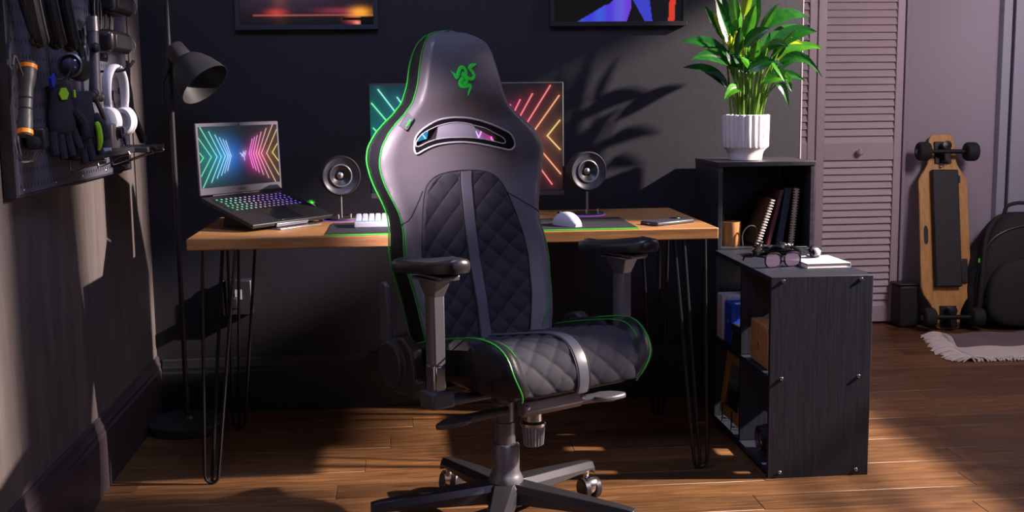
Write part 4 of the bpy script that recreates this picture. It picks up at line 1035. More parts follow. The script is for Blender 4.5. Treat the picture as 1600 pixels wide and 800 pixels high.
def misty(nx=60, ny=60):
    u, v = np.meshgrid(np.linspace(0, 1, nx), np.linspace(0, 1, ny)); base = np.array((.12, .17, .26)) * (1 - v)[..., None] + np.array((.01, .016, .025))
    hl = .45 + .12 * np.sin(u * 5) + .06 * np.sin(u * 13); k = np.clip((v - hl) * 5, 0, 1)[..., None]; img = base * (1 - k) + np.array((.012, .022, .034)) * k
    return img + .12 * np.exp(-((v - .40 - .05 * np.sin(u * 7)) / .06) ** 2)[..., None] * np.array((.7, .8, 1))
pp = [tl @ Vector(q) for q in ((.006, .08, .205), (.006, -.08, .205), (.006, .08, .055))]
picture_mesh('print', misty(), pp[0], pp[1] - pp[0], pp[2] - pp[0], M['print'], PF)
bx('backing', 'matte', .007, .013, -.08, .08, .055, .205, PF, mtx=tl)
ES = thing('display_easel', 'small black wire easel under the oak picture frame', 'easel', (1.064, 3.684, cz0 + .0005))
for y in (-.055, .055):
    bm = B(); tube(bm, bez([(-.012, y, .062), (-.012, y, .016), (-.004, y, .010), (.010, y, .0175), (.0, y, .0175)][:3] + [(.07, y, .003)], 6), .0024, 8); tube(bm, [(-.012, y, .02), (-.014, y, .001)], .0024, 8); done('prong', bm, 'black_metal', ES)
CB = thing('black_camera', 'black camera with glossy lens in the lower front cubby', 'camera', (1.125, 3.36, cz0 + .0005), math.radians(0))
bx('body', 'matte', -.02, .05, -.085, .065, 0, .12, CB, bev=.012, seg=3); bx('prism_hump', 'matte', -.015, .04, -.035, .03, .118, .150, CB, bev=.010)
bm = B(); lathe(bm, [(.042, 0), (.042, .03), (.038, .034), (.038, .05), (.033, .05), (.028, .042)], 32, Matrix.Translation((-.02, -.01, .056)) @ Matrix.Rotation(-PI / 2, 4, 'Y'), cap=False); ln = done('lens_barrel', bm, 'plastic', CB)
bm = B(); sphere(bm, (-.052, -.01, .056), .034, (.4, 1, 1)); done('front_glass', bm, 'lens', ln)
bm = B(); tube(bm, bez([(.01, .065, .10), (-.02, .10, .12), (-.035, .08, .17), (-.03, .0, .19), (-.03, -.07, .165), (.0, -.088, .10)], 8), .004, 8); done('strap', bm, 'cloth', CB)

# ------------------------------------------------------------------ potted plant
PX, PY, PZ = 1.198, 4.01, TZ
FP = thing('plant_pot', 'white fluted ceramic planter holding the leafy peace lily on the tall bookcase', 'planter', (PX, PY, PZ))
bm = B(); rws = []; NF = 22
for r, z, k in ((.050, 0, 0), (.058, .0015, 0), (.0585, .004, 0), (.060, .018, 0), (.064, .030, 0), (.073, .040, 0), (.0785, .0445, .3), (.081, .047, 1), (.082, .10, 1), (.0830, .152, 1), (.0828, .156, .8), (.079, .158, .3), (.077, .158, 0), (.075, .15, 0), (.074, .13, 0)):
    row = []
    for j in range(NF * 6):
        a = 2 * PI * j / (NF * 6); f = abs(math.cos(a * NF / 2)) ** .5
        rr_ = r - k * .0065 * (1 - f)
        row.append(Vector((rr_ * math.cos(a), rr_ * math.sin(a), z)))
    rws.append(row)
R = gridmesh(bm, rws, closed=True); bm.faces.new(R[0][::-1]); done('pot', bm, 'white_ceramic', FP, ang=50)
bm = B(); lathe(bm, [(.0001, .142), (.05, .141), (.0745, .138)], 32, cap=False); done('soil', bm, 'soil', FP)
PL = thing('peace_lily', 'lush green leafy peace lily growing in the white fluted pot', 'plant', (PX, PY, PZ + .14))
def leaf(p0, p1, width, sag, mt, fold=.25, side=None, curl=0, name='leaf'):
    p0, p1 = Vector(p0), Vector(p1); L = (p1 - p0).length; d = (p1 - p0).normalized()
    sd = Vector(side) if side else d.cross(Vector((0, -1, .35)))
    if sd.length < .1: sd = Vector((1, 0, 0))
    sd = (sd - d * sd.dot(d)).normalized(); nn = sd.cross(d); n = 12; rws = []
    if nn.z < 0: nn = -nn
    for i in range(n + 1):
        t = i / n; c = p0.lerp(p1, t) + Vector((0, 0, 1)) * sag * 4 * t * (1 - t) * L + Vector((0, 0, -1)) * curl * L * max(0, t - .7) ** 2 * 6
        wd = width * (math.sin(PI * min(1, t ** .75 * .98 + .015)) ** .85) * .5 + .0006
        r = []
        for k in (-1, -.66, -.33, 0, .33, .66, 1):
            r.append(c + sd * wd * k + nn * (fold * wd * (abs(k) ** 1.3) - .0015 * math.sin(t * 40 + k * 5) * abs(k)) + nn * (-.0012 if k == 0 else 0))
        rws.append(r)
    bm = B(); gridmesh(bm, rws); return done(name, bm, mt, PL, ang=80)
def stalk(p0, p1, bend, mt='stalk'):
    bm = B(); p0, p1 = Vector(p0), Vector(p1); m = p0.lerp(p1, .5) + Vector((bend * .4, 0, abs(bend) * .3)) * .3 + (Vector((p0.x, p0.y, p1.z)) - p0.lerp(p1, .5)) * .25
    tube(bm, bez([p0, m, p1], 6), [.0040 - .0016 * i / 12 for i in range(13)], 7); return done('stalk', bm, mt, PL)
def pw(x, y, dep=0.0):
    """image pixels of an enlarged crop -> plant coordinates in metres, plus depth"""
    return Vector(((x - 465) / 4.44 * .002318, dep, .016 + (775 - y) / 4.44 * .00233))
LV = [  # start and tip in image pixels, width, sag, material, depth0, depth1
 ((380, 330), (268, 5), .062, .05, 'leaf', .01, .03), ((395, 300), (300, -70), .05, .02, 'leaf', .03, .05), ((400, 230), (335, -60), .055, .02, 'leaf2', -.02, -.02),
 ((425, 130), (465, -75), .042, 0, 'leaf3', -.03, -.05), ((425, 275), (485, 55), .052, .03, 'leaf2', -.05, -.06), ((510, 200), (530, -80), .05, .0, 'leaf', .0, .0), ((500, 250), (560, -40), .05, .0, 'leaf2', .03, .05),
 ((545, 235), (652, 50), .036, .06, 'leaf2', -.02, -.03), ((560, 215), (905, 130), .060, .16, 'leaf', .0, .02), ((620, 300), (885, 182), .055, .08, 'leaf', .03, .05), ((600, 335), (918, 222), .072, .10, 'leaf', -.03, -.05),
 ((670, 400), (1000, 333), .046, .12, 'leaf2', .01, .0), ((620, 470), (932, 520), .048, .30, 'leaf', -.05, -.07), ((640, 575), (725, 720), .036, .30, 'leaf', -.05, -.07), ((695, 490), (742, 620), .036, .06, 'leaf2', -.04, -.05),
 ((360, 400), (15, 288), .056, .13, 'leaf', .0, .0), ((365, 450), (55, 408), .062, .14, 'leaf', -.03, -.06), ((330, 520), (55, 455), .036, .10, 'leaf', .03, .05), ((345, 585), (190, 490), .034, .12, 'leaf', .02, .03),
 ((395, 605), (270, 675), .046, .22, 'leaf2', -.05, -.07), ((320, 270), (205, 40), .03, .03, 'leaf', .04, .06), ((345, 300), (240, 72), .028, .02, 'leaf3', .02, .03), ((410, 330), (560, 215), .055, .12, 'leaf', -.06, -.08),
 ((450, 480), (610, 420), .062, .1, 'leaf', -.06, -.09), ((540, 560), (700, 545), .05, .15, 'leaf2', -.06, -.09), ((600, 510), (790, 420), .045, .12, 'leaf', -.01, -.02), ((575, 330), (690, 330), .05, .1, 'leaf', -.05, -.08),
 ((440, 500), (345, 380), .045, .1, 'leaf', -.05, -.06), ((480, 420), (490, 270), .045, 0, 'leaf2', -.055, -.07), ((560, 400), (640, 230), .045, .05, 'leaf', .01, .02), ((380, 460), (300, 350), .05, .08, 'leaf', -.04, -.05),
 ((420, 420), (385, 210), .045, .03, 'leaf3', .0, .0), ((520, 470), (545, 330), .04, 0, 'leaf2', .02, .03), ((650, 530), (880, 545), .04, .12, 'leaf', .02, .03), ((430, 380), (430, 150), .05, 0, 'leaf', .02, .03), ((690, 300), (820, 310), .03, .1, 'leaf3', -.04, -.05), ((600, 420), (665, 560), .04, .1, 'leaf2', -.07, -.09)]
random.seed(5)
for (a, b, wd, sg_, m_, d0, d1) in LV:
    p0 = pw(*a, d0); p1 = pw(*b, d1 + random.uniform(-.015, .015)); leaf(p0, p1, wd * .8, sg_, m_, fold=random.uniform(.12, .35), curl=.06 if b[0] > 850 else 0)
    bx_ = 465 + (a[0] - 465) * .42 + random.uniform(-25, 25); st = Vector(((bx_ - 465) / 4.44 * .00232, max(-.05, min(.05, d0 * .7)), -.001)); stalk(st, p0, (p0.x - st.x) * .4)
for i in range(26):
    x = random.uniform(330, 630); y = random.uniform(330, 520); p1 = pw(x, y, random.uniform(-.05, .03)); st = Vector(((465 + (x - 465) * .5 - 465) / 4.44 * .00232, p1.y * .8, -.001)); stalk(st, p1, .01)
    leaf(p1, p1 + Vector((random.uniform(-.09, .10), random.uniform(-.07, .02), random.uniform(.03, .11))), random.uniform(.022, .036), .05, random.choice(['leaf2', 'leaf', 'leaf2', 'leaf3']))

# ------------------------------------------------------------------ alcove: longboard, backpack, bin, rug
SK = thing('longboard', 'bamboo electric longboard standing on end against the pale wall', 'longboard', (2.565, 5.225, 0.0), 0)
KM = Matrix.Translation((0, 0, .004)) @ Matrix.Rotation(math.radians(-11.5), 4, 'X') @ Matrix.Rotation(math.radians(1.2), 4, 'Y')    # deck plane: x, z up; -y is the underside facing out
half = [(.030, 0), (.052, .004), (.060, .02), (.062, .055), (.068, .085), (.085, .12), (.112, .16), (.122, .19), (.125, .24), (.123, .45), (.121, .62), (.122, .70), (.116, .725), (.092, .762), (.074, .795), (.068, .83), (.067, .88), (.062, .91), (.05, .93), (.03, .938)]
q = [(v.x, v.y) for v in bez([(a, b, 0) for a, b in half], 4)]
bm = B(); prism(bm, q + [(-a, b) for a, b in q[::-1]], 0, .013, lambda a, b, d: KM @ Vector((a, d, b))); done('deck', bm, 'bamboo', SK, bev=.003)
bx('battery_case', 'matte', -.066, .064, -.034, 0, .20, .762, SK, bev=.006, mtx=KM); bx('controller_case', 'plastic', .068, .102, -.016, 0, .22, .335, SK, bev=.004, mtx=KM)
bx('battery_case_lug', 'matte', .058, .078, -.02, 0, .70, .735, SK, bev=.002, mtx=KM)
bm = B()
prism(bm, [(.011 * math.cos(a), .45 + .045 * math.copysign(abs(math.sin(a)) ** .5, math.sin(a))) for a in np.linspace(0, 2 * PI, 25)[:-1]], -.001, .001, lambda a, b, d: KM @ Vector((a - .094, d - .0005, b))); done('grip_slot', bm, 'matte', SK, smooth=False)
for zc, nm in ((.845, 'truck'), (.055, 'truck')):
    bm = B(); box(bm, -.040, .040, -.012, 0, zc - .05, zc + .055, KM); prism(bm, [(-.022, -.012), (.022, -.012), (.014, -.06), (-.014, -.06)], zc - .045, zc + .035, lambda a, b, d: KM @ Vector((a, b, d))); cyl(bm, KM @ Vector((-.13, -.055, zc)), KM @ Vector((.13, -.055, zc)), .0115, n=14)
    bm2 = bm; lathe(bm2, [(.0001, -.026), (.022, -.024), (.022, .02), (.0001, .024)], 18, KM @ Matrix.Translation((0, -.04, zc + .03)) @ Matrix.Rotation(PI / 2, 4, 'X'))
    tr = done('truck', bm, 'black_metal', SK, bev=.001)
    for g in (-1, 1):
        bm = B(); lathe(bm, [(.012, -.030), (.030, -.031), (.041, -.026), (.045, -.018), (.045, .018), (.041, .026), (.030, .031), (.012, .030)], 30, KM @ Matrix.Translation((.118 * g, -.055, zc)) @ Matrix.Rotation(PI / 2, 4, 'Y')); wl = done('wheel', bm, 'rubber', SK)
        bm = B(); lathe(bm, [(.0001, .0), (.011, .0), (.012, .003), (.0001, .004)], 14, KM @ Matrix.Translation((.150 * g, -.055, zc)) @ Matrix.Rotation(PI / 2 * g, 4, 'Y')); done('axle_nut', bm, 'steel', wl)
bm = B(); sphere(bm, KM @ Vector((-.012, -.01, .778)), .006, n=12, m=8); done('power_button', bm, 'chrome', SK)
bm = B(); box(bm, 2.352, 2.452, 5.30, 5.40, 0, .205); bn = done('body', bm, 'matte', None, bev=.012); 
BN = thing('waste_bin', 'small black bin on the floor behind the longboard beside the closet', 'bin', (2.40, 5.35, 0)); bn.parent = BN; bn.location = (-2.40, -5.35, 0)
bx('lid', 'plastic', -.052, .052, -.052, .052, .2052, .215, BN, bev=.004)

BP = thing('backpack', 'bulging black backpack with top handle leaning on the grey door', 'backpack', (2.93, 5.26, 0))
def blob(nm, c, r, mt, par, e=.55, zmin=0, lump=.0, n=36, m=22):
    bm = B(); rws = []
    for i in range(m + 1):
        ph = -PI / 2 + PI * i / m; cp, sp_ = max(1e-4, math.cos(ph)), math.sin(ph); row = []
        for j in range(n):
            th = 2 * PI * j / n; x = math.copysign(abs(math.cos(th)) ** e, math.cos(th)) * cp ** e; y = math.copysign(abs(math.sin(th)) ** e, math.sin(th)) * cp ** e; z = math.copysign(abs(sp_) ** e, sp_)
            k = 1 + lump * (math.sin(3 * th + 4 * z) * .5 + math.sin(5 * th - 7 * z) * .3)
            row.append(Vector((c[0] + r[0] * x * k, c[1] + r[1] * y * k, max(zmin, c[2] + r[2] * z))))
        rws.append(row)
    gridmesh(bm, rws, closed=True); return done(nm, bm, mt, par, ang=80)
def taper(o, zc, h, kx):
    for v in o.data.vertices:
        t = min(1, max(0, v.co.z / h)); v.co.x *= 1 - kx * ss(t, .45, 1.05)
    return o
taper(blob('body', (0, .03, .275), (.258, .112, .275), 'cloth', BP, .62, .002, .02), 0, .55, .42)
taper(blob('front_pocket', (.01, -.085, .18), (.215, .05, .165), 'cloth', BP, .6, .004, .03), 0, .4, .2)
for x in (-.232, .232): blob('side_pocket', (x, .03, .13), (.030, .070, .115), 'cloth', BP, .7, .004, .03)
bm = B(); tube(bm, bez([(-.068, .05, .525), (-.060, .04, .575), (-.02, .035, .592), (.03, .035, .592), (.07, .04, .575), (.078, .05, .525)], 8), .009, 8); done('handle', bm, 'cloth', BP)
bm = B(); tube(bm, bez([(-.235, -.045, .10), (-.235, -.055, .28), (-.17, -.062, .44), (0, -.066, .495), (.17, -.062, .44), (.235, -.055, .28)], 8), .004, 6); done('zipper', bm, 'plastic', BP)
bm = B(); tube(bm, bez([(-.11, .02, .53), (-.20, -.05, .45), (-.232, -.085, .25), (-.235, -.07, .10)], 8), .010, 8); done('shoulder_strap', bm, 'cloth', BP)
bx('zip_pull', 'green', -.244, -.236, -.066, -.062, .325, .345, BP)

RG = thing('rug', 'off-white woven fringed rug on the floor before the backpack', 'rug', (2.75, 4.85, 0))
def edgex(y): return 2.40 + .03 * math.sin(y * 9) - .06 * (5.2 - y) / .65 - 2.75
rws = []
for i in range(40):
    y = 4.575 + .50 * i / 39; rws.append([Vector((x_, y - 4.85, .010 + .004 * math.sin(x_ * 25 + y * 12) + .010 * math.exp(-((x_ - edgex(y)) / .07) ** 2))) for x_ in np.linspace(edgex(y) + .03, .45, 30)])
bm = B(); gridmesh(bm, rws); o = done('weave', bm, 'rug', RG, ang=80); md = o.modifiers.new('s', 'SOLIDIFY'); md.thickness = .008; md.offset = 0
bm = B()
for i in range(36):
    y0 = 4.60 + .011 * i * 1.2
    if y0 > 5.06: break
    rise = []
    for x_ in np.linspace(edgex(y0) + .06 + .10 * ss(y0, 4.75, 4.60) , .449, 24):
        z = .0165 + .004 * math.sin(x_ * 25 + y0 * 12) + .010 * math.exp(-((x_ - edgex(y0)) / .07) ** 2); rise.append((x_, y0 - 4.85 + .06 * (x_ - edgex(y0)) * .35, z))
    rise = [r_ for r_ in rise if r_[1] < 5.07 - 4.85]
    if len(rise) > 2 and y0 > 4.78: tube(bm, rise, .0030, 5)
done('stripes', bm, 'rugdark', RG, stuff=True)
bm = B(); random.seed(3)
for i in range(190):
    y = 4.575 + .52 * i / 189 + random.uniform(-.002, .002); x = edgex(y) + .035; L = random.uniform(.06, .105); dy = random.uniform(-.02, .02) - .012; h0 = random.uniform(.012, .022)
    tube(bm, bez([(x + .01, y - 4.85, .014), (x - L * .4, y - 4.85 + dy * .4, h0), (x - L, y - 4.85 + dy, .005)], 4), [.0042, .0044, .0044, .0042, .004, .0038, .0034, .003, .0026], 5)
for i in range(60):
    x = edgex(4.575) + .03 + i * .0125; tube(bm, [(x, -.268, .014), (x + random.uniform(-.006, .006), -.285, .009), (x + random.uniform(-.01, .01), -.298, .004)], .004, 5)
done('fringe', bm, 'rug', RG, stuff=True)

# ------------------------------------------------------------------ pegboard and what hangs on it
XP = XL + .0296      # front face of the board
PB = thing('pegboard', 'dark perforated metal pegboard mounted on the left wall', 'pegboard', (XL + .0015, 3.27, .912))
bx('panel', 'peg', .016, .028, -.545, .56, 0, .85, PB, bev=.002)
for a, b, c, d in ((-.56, -.545, -.004, .854), (.56, .566, -.004, .854)): bx('side_flange', 'peg_edge', .0, .030, a, b, c, d, PB, bev=.002)
bx('bottom_flange', 'peg_edge', .0, .029, -.545, .56, -.004, 0, PB)
for yy in (-.50, -.25, .0, .25, .5):
    bm = B(); lathe(bm, [(.0001, .0022), (.003, .0018), (.0045, 0)], 10, Matrix.Translation((.028, yy, .012)) @ Matrix.Rotation(PI / 2, 4, 'Y'), cap=False); done('screw', bm, 'chrome', PB)
def W(y, z, o=0.0): return Vector((XP + o, y, z))
def hook(y, z, L=.05, drop=.0, label=None, mt='chrome', grp='steel pegboard hooks', dbl=.012):
    t = thing('peg_hook', label, 'hook', (XP, y, z), 0, grp)
    for g in ((-dbl, dbl) if dbl else (0,)):
        bm = B(); tube(bm, bez([(.001, g, .03), (.003, g, .0), (.010, g, -.012 - drop), (L * .7, g, -.012 - drop), (L, g, .008 - drop)], 6), .0022, 7); done('wire', bm, mt, t)
    return t
hook(2.735, 1.025, .05, .02, 'steel hook on the pegboard under the flashlight holding the black adapter')
hook(2.790, 1.185, .03, .02, 'steel hook on the pegboard between flashlight and blue toy', dbl=0)
hook(3.030, 1.215, .05, .02, 'steel hook on the pegboard at the left of the round black camera', dbl=0)
hook(3.150, 1.215, .05, .02, 'steel hook on the pegboard at the right of the round black camera', dbl=0)
hook(3.185, 1.345, .05, .02, 'steel hook on the pegboard above the bunch of carabiners')
hook(3.235, 1.115, .03, .0, 'black hook on the pegboard under the telescopic pole', mt='black_metal')
# flashlight
FL = thing('flashlight', 'black flashlight with two orange rings hanging upright on the pegboard', 'flashlight', (0, 0, 0))
a, b = W(2.665, 1.050, .042), W(2.725, 1.212, .040); d = (b - a).normalized(); fm = Matrix.Translation(a) @ d.to_track_quat('Z', 'Y').to_matrix().to_4x4(); L = (b - a).length
FL.location = a
fi = Matrix.Translation(-a)
bm = B(); lathe(bm, [(.0001, 0), (.014, 0), (.016, .006), (.016, .04), (.0145, .05), (.0145, L * .65), (.0175, L * .72), (.020, L * .82), (.020, L - .004), (.018, L), (.0001, L)], 28, fi @ fm); done('barrel', bm, 'plastic_grey', FL)
for z, r in ((.004, .0175), (L - .016, .0212)):
    bm = B(); lathe(bm, [(r - .002, -.001), (r, 0), (r, .009), (r - .002, .010)], 28, fi @ fm @ Matrix.Translation((0, 0, z)), cap=False); done('ring', bm, 'orange', FL)
for z in (.06, .085):
    bm = B(); lathe(bm, [(.0150, 0), (.0158, .002), (.0150, .004)], 28, fi @ fm @ Matrix.Translation((0, 0, z)), cap=False); done('groove', bm, 'matte', FL)
bm = B(); tube(bm, bez([(.0, -.05, L - .02), (.0, -.028, L + .0), (.004, 0, L - .04)], 6), .003, 6); done('lanyard', bm, 'cloth', FL)
# adapter on the hook
AD = thing('power_adapter', 'black charger block sitting in a steel pegboard hook', 'adapter', (XP + .027, 2.80, 1.0035), math.radians(10))
bx('body', 'plastic', -.022, .022, -.035, .035, .012, .062, AD, bev=.006); bm = B(); lathe(bm, [(.0001, 0), (.012, 0), (.014, .01), (.013, .03), (.0001, .034)], 18, Matrix.Translation((0, -.030, .030)) @ Matrix.Rotation(PI / 2, 4, 'X')); done('plug', bm, 'matte', AD)
# goggles: three looped headbands on top
def goggles(y, label, lean):
    t = thing('goggles', label, 'goggles', (XP, y, 1.30), 0, 'dark goggles hanging on the pegboard')
    out = [(0, -.048), (.028, -.030), (.046, .01), (.058, .06), (.062, .12), (.05, .17), (.02, .20), (-.02, .20), (-.05, .17), (-.062, .12), (-.058, .06), (-.046, .01), (-.028, -.030)]
    mtx = Matrix.Rotation(lean, 4, 'X') @ Matrix.Rotation(math.radians(25), 4, 'Z')
    pts = [mtx @ Vector((.055 + .030 * math.cos(p.x / .062 * 1.3), p.x, p.y)) for p in bez([(a_, b_, 0) for a_, b_ in out + [out[0]]], 6)][:-1]
    bm = B(); tube(bm, pts, .013, 10, closed=True); done('band', bm, 'strap_sheen', t)
    pts2 = [p + Vector((.013, .005, 0)) for p in pts]
    bm = B(); tube(bm, pts2, .0045, 6, closed=True); done('band_edge', bm, 'plastic_grey', t)
    bm = B(); sphere(bm, mtx @ Vector((.078, 0, -.046)), .020, (.8, 1.3, .8)); done('buckle', bm, 'gloss', t)
    bm = B(); cyl(bm, (.002, 0, .14), (.06, 0, .15), .004, n=8); done('hanger', bm, 'black_metal', t)
goggles(2.665, 'dark looped headband hanging leftmost at the top of the pegboard', .10)
goggles(2.80, 'dark looped headband with shiny edge hanging second from left on the pegboard', .16)
goggles(2.92, 'dark looped headband hanging third from left on the pegboard top', .16)
# round camera
CC = thing('action_camera', 'round black camera with chrome rim resting on two pegboard hooks', 'camera', (XP + .045, 3.09, 1.2105))
bm = B(); lathe(bm, [(.0001, -.045), (.026, -.044), (.030, -.036), (.030, .05), (.027, .056), (.0001, .058)], 28, Matrix.Rotation(math.radians(-96), 4, 'X') @ Matrix.Rotation(0, 4, 'Y')); done('body', bm, 'matte', CC)
bm = B(); lathe(bm, [(.028, 0), (.031, .002), (.031, .006), (.027, .008)], 28, Matrix.Rotation(math.radians(84), 4, 'X') @ Matrix.Translation((0, 0, .042)), cap=False); done('rim', bm, 'steel', CC)
bm = B(); lathe(bm, [(.0001, .010), (.012, .008), (.020, .002), (.024, 0)], 28, Matrix.Rotation(math.radians(84), 4, 'X') @ Matrix.Translation((0, 0, .042)), cap=False); done('front_glass', bm, 'lens', CC)
# blue toy
BT = tag(done('blue_clip', (lambda b_: (lathe(b_, [(.010, -.004), (.017, 0), (.010, .004)], 18, Matrix.Rotation(PI / 2, 4, 'Y')), box(b_, -.004, .004, -.03, -.012, -.012, .012, Matrix.Rotation(.3, 4, 'X')), b_)[-1])(B()), 'bluetoy', loc=W(2.95, 1.178, .03)), 'small blue rubber clip on the pegboard above the gloves', 'clip')
# gloves
def glove(y, z, label, lean, off, back):
    t = thing('work_glove', label, 'glove', (XP + off, y, z), 0, 'black work gloves with lime patches')
    mtx = Matrix.Rotation(lean, 4, 'X') @ Matrix.Rotation(math.radians(-35), 4, 'Z') @ Matrix.Scale(.92, 4)
    bm = B(); rws = []
    for zz_, hw_, th_ in ((.0, .038, .014), (-.012, .040, .017), (-.035, .037, .016), (-.07, .043, .018), (-.10, .046, .018), (-.125, .045, .016), (-.135, .04, .012)):
        rws.append([mtx @ Vector((th_ * math.sin(a_), hw_ * math.cos(a_), zz_)) for a_ in np.linspace(0, 2 * PI, 21)[:-1]])
    R_ = gridmesh(bm, rws, closed=True); bm.faces.new(R_[0]); bm.faces.new(R_[-1]); done('palm', bm, 'glove', t, ang=70)
    for k, (fy, L_, sp) in enumerate(((-.034, .062, -.12), (-.012, .075, -.03), (.011, .070, .06), (.033, .055, .16))):
        bm = B(); p = [mtx @ Vector((0, fy, -.122)), mtx @ Vector((.004, fy + sp * .03, -.122 - L_ * .5)), mtx @ Vector((.014, fy + sp * .06, -.122 - L_))]
        q_ = bez(p, 5); tube(bm, q_, [.0125 - .003 * (i_ / (len(q_) - 1)) ** 3 for i_ in range(len(q_))], 10); done('finger', bm, 'glove', t)
    bm = B(); q_ = bez([mtx @ Vector((.004, .036, -.07)), mtx @ Vector((.010, .060, -.105)), mtx @ Vector((.014, .064, -.14))], 5); tube(bm, q_, [.014 - .002 * i_ / 10 for i_ in range(len(q_))], 10); done('thumb', bm, 'glove', t)
    if back:
        bm = B(); prism(bm, [(.016 * math.cos(a_), .018 * math.sin(a_)) for a_ in np.linspace(0, 2 * PI, 7)[:-1]], .017, .0205, lambda a1, b1, d1: mtx @ Vector((d1, a1 + .0, b1 - .022))); done('cuff_badge', bm, 'lime', t, smooth=False)
        bm = B(); box(bm, .012, .018, .034, .040, -.035, -.015, mtx); done('cuff_tab', bm, 'lime', t)
    else:
        bm = B(); q_ = bez([mtx @ Vector((.021, .030, -.085)), mtx @ Vector((.024, .034, -.11)), mtx @ Vector((.025, .034, -.14)), mtx @ Vector((.022, .030, -.165))], 5); tube(bm, q_, [.004, .006, .0075, .008, .008, .008, .008, .008, .008, .008, .0075, .007, .006, .005, .004, .003][:len(q_)], 8); done('lime_guard', bm, 'lime', t)
glove(2.985, 1.165, 'black work glove with lime hexagon badge hanging on the pegboard', .10, .03, True)
glove(3.060, 1.150, 'black work glove with long lime guard on its fingers hanging on the pegboard', .06, .062, False)
# carabiners
for k, (y, z, s_) in enumerate(((3.165, 1.295, 1), (3.195, 1.285, 1.1), (3.222, 1.30, .95), (3.18, 1.26, .9), (3.21, 1.25, .9))):
    bm = B(); tube(bm, [Vector((.02 + .006 * k, .014 * s_ * math.cos(a_) * (1 + .25 * math.sin(a_)), .026 * s_ * math.sin(a_))) for a_ in np.linspace(0, 2 * PI, 21)[:-1]], .0045, 7, closed=True)
    tag(done('carabiner', bm, ('steel', 'matte', 'black_metal', 'matte', 'steel')[k], loc=(XP, y, z)), ('steel carabiner leftmost in the bunch on the pegboard', 'large matte black carabiner in the middle of the pegboard bunch', 'dark carabiner at the right of the pegboard bunch', 'small black carabiner hanging low in the pegboard bunch', 'small steel carabiner hanging lowest right in the pegboard bunch')[k], 'carabiner', 'carabiners on a hook')
# telescopic pole
TP = thing('telescopic_pole', 'grey telescopic pole with clamp hanging upright on the pegboard', 'pole', (XP + .035, 3.325, 1.14))
bm = B(); cyl(bm, (0, -.012, .0), (0, .0, .19), .0150, .0150); done('tube', bm, 'laptop_grey', TP)
bm = B(); cyl(bm, (0, .0, .175), (0, .002, .215), .0175, .0165); done('collar', bm, 'steel', TP)
bm = B()
for k in range(7): sphere(bm, (.004 * (k % 2), -.055 + .016 * k, .0 + .008 * math.sin(k * 2)), .013, n=12, m=8)
done('clamp', bm, 'matte', TP)
bm = B(); tube(bm, bez([(.0, -.02, -.005), (.01, -.005, -.04), (.012, .02, -.07), (.0, .005, -.095), (-.004, -.03, -.10)], 6), .0065, 8); done('clamp_arm', bm, 'matte', TP)
bm = B(); lathe(bm, [(.0001, 0), (.012, 0), (.014, .012), (.010, .02), (.0001, .02)], 14, Matrix.Translation((.0, -.022, .13)) @ Matrix.Rotation(PI / 2, 4, 'Y')); done('lock_knob', bm, 'matte', TP)
# cable bundle
CBU = thing('cable_bundle', 'bundle of black looped cables hanging at the top right of the pegboard', 'cable', (XP + .03, 3.48, 1.40))
random.seed(11)
for k in range(7):
    y0 = -.075 + .022 * k; wd = random.uniform(.014, .026); dz = random.uniform(-.11, -.085)
    bm = B(); tube(bm, [Vector((.006 * math.sin(k * 2.1) + .004 * math.cos(a_), y0 + wd * math.cos(a_), dz * .5 + .02 + abs(dz) * .62 * math.sin(a_))) for a_ in np.linspace(0, 2 * PI, 25)[:-1]], .0036, 7, closed=True); done('cable_loop', bm, 'cloth' if k % 2 else 'strap_sheen', CBU)
bx('tie', 'pale_grey', -.005, .012, -.005, .022, .012, .018, CBU, bev=.001); bm = B(); box(bm, -.006, .006, -.03, -.01, -.135, -.105); box(bm, -.004, .004, -.028, -.014, -.15, -.134); done('connector', bm, 'steel', CBU, bev=.001)
# pouches
for nm, y0, z0, h, lab in (('pouch', 3.545, 1.375, .075, 'black hard pouch at the very top right above the cables'), ('pouch', 3.50, 1.262, .064, 'black rounded hard pouch hanging above the white headphones')):
    t = thing(nm, lab, 'pouch', (XP, y0, z0), 0, 'black hard pouches')
    bx('body', 'gloss_case', .002, .075, -.115, .115, 0, h, t, bev=.018, seg=4); bx('flap', 'plastic', .068, .0765, -.085, .105, .012, h - .012, t, bev=.006); bm = B(); tube(bm, bez([(.075, .118, .01), (.080, .122, h * .5), (.06, .12, h - .006)], 6), .002, 6); done('zipper', bm, 'steel', t)
# headphones
HPH = thing('headphones', 'white over-ear headphones hanging on a black pegboard hook', 'headphones', (XP + .062, 3.43, 1.075), math.radians(76)); HPH.scale = (.88, .88, .88)
hb_ = [(-.052, .0, .03), (-.060, 0, .075), (-.054, 0, .125), (-.030, 0, .158), (0, 0, .168), (.030, 0, .158), (.054, 0, .125), (.060, 0, .075), (.052, 0, .03)]
cc = bez(hb_, 8); rws = []
for i, p in enumerate(cc):
    t_ = (cc[min(i + 1, len(cc) - 1)] - cc[max(i - 1, 0)]).normalized(); n_ = Vector((t_.z, 0, -t_.x)); f_ = i / (len(cc) - 1); hw2 = .013 + .006 * math.sin(PI * f_); th2 = .0048 + .003 * math.sin(PI * f_)
    rws.append([p + Vector((0, hw2 * math.cos(a_), 0)) + n_ * th2 * math.sin(a_) for a_ in np.linspace(0, 2 * PI, 15)[:-1]])
bm = B(); R_ = gridmesh(bm, rws, closed=True); bm.faces.new(R_[0]); bm.faces.new(R_[-1]); done('headband', bm, 'white_plastic', HPH, ang=60)
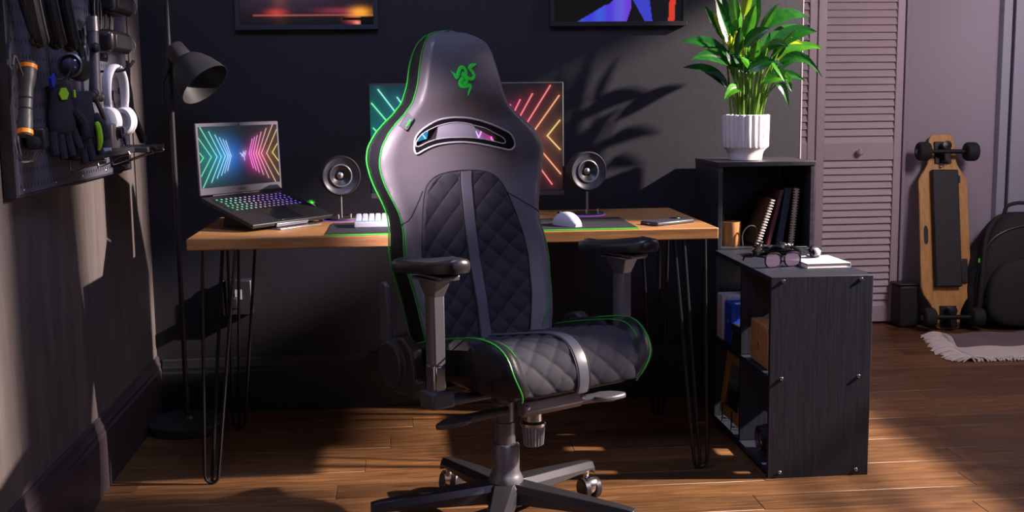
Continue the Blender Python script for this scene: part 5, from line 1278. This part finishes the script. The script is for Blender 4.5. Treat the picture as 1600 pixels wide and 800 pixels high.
for g in (-1, 1):
    em = Matrix.Translation((.052 * g, 0, -.008)) @ Matrix.Rotation(PI / 2 * g, 4, 'Y') @ Matrix.Diagonal((1.25, 1.0, 1, 1))
    bm = B(); lathe(bm, [(.0001, .026), (.022, .025), (.034, .018), (.038, .008), (.038, -.002), (.034, -.006), (.0001, -.006)], 32, em); cup = done('ear_cup', bm, 'white_plastic', HPH)
    bm = B(); lathe(bm, [(.036, -.005), (.0365, -.014), (.032, -.022), (.022, -.022), (.018, -.014), (.018, -.006)], 32, em, cap=False); done('ear_cushion', bm, 'ear', cup)
    bm = B(); box(bm, .056 * g - .004, .056 * g + .004, -.012, .012, .02, .055); done('yoke', bm, 'white_plastic', HPH, bev=.003)
t = thing('headphone_hook', 'black double hook carrying the white headphones', 'hook', (XP, 3.43, 1.205))
for g in (-.008, .008):
    bm = B(); tube(bm, bez([(.0, g, .0), (.03, g, .004), (.075, g, .004), (.10, g, .014), (.115, g + .006, .034)], 6), .0032, 7); done('prong', bm, 'black_metal', t)
# small shelves on brackets, things on them
def mini_shelf(y0, y1, z, dep, label):
    t = thing('peg_shelf', label, 'shelf', (XP, (y0 + y1) / 2, z), 0, 'pegboard ledges on wire brackets'); h = (y1 - y0) / 2
    bx('tray', 'plastic', .002, dep, -h, h, 0, .016, t, bev=.002)
    for yy in (-h * .75, h * .55):
        bm = B(); tube(bm, bez([(.002, yy, .02), (.003, yy, -.03), (.02, yy, -.032), (dep * .8, yy, -.008), (dep + .006, yy, -.004), (dep + .004, yy, .006)], 6), .0022, 7); done('bracket', bm, 'chrome', t)
    return t
mini_shelf(3.09, 3.52, .975, .085, 'black pegboard ledge on steel wire brackets under the white box camera')
mini_shelf(3.56, 3.80, .972, .115, 'second black pegboard ledge at the right under the headphones')
BXC = thing('box_camera', 'small boxy dark camera with round lens on the pegboard ledge', 'camera', (XP + .045, 3.31, .9915))
bx('body', 'plastic_grey', -.028, .028, -.04, .04, 0, .072, BXC, bev=.005); bm = B(); lathe(bm, [(.018, 0), (.018, .014), (.014, .016), (.010, .008), (.0001, .008)], 22, Matrix.Translation((.028, .014, .046)) @ Matrix.Rotation(PI / 2, 4, 'Y'), cap=False); done('lens', bm, 'gloss', BXC)
bx('back_box', 'matte', -.03, .025, -.115, -.045, 0, .066, BXC, bev=.004)
tag(bx('blue_card', 'bluegrey', -.018, .022, -.04, .035, 0, .008, None, bev=.001, loc=(XP + .060, 3.235, .9912)), 'pale blue-white small card box on the pegboard ledge before the camera', 'box')
bpy.data.objects['blue_card'].location = (XP + .0605, 3.225, .9915); 
BXC.location.y = 3.36
ST = thing('selfie_stick', 'black stick leaning from the pegboard down to the right ledge', 'stick', (XP + .055, 3.70, .9885))
bm = B(); cyl(bm, (0, .075, .012), (-.012, -.02, .115), .0125, .011); done('grip', bm, 'rubber_satin', ST)
bm = B(); cyl(bm, (-.012, -.02, .115), (-.02, -.055, .16), .006, .006, n=12); sphere(bm, (-.021, -.058, .163), .011); box(bm, -.034, -.008, -.072, -.045, .158, .176); done('head', bm, 'gloss', ST)
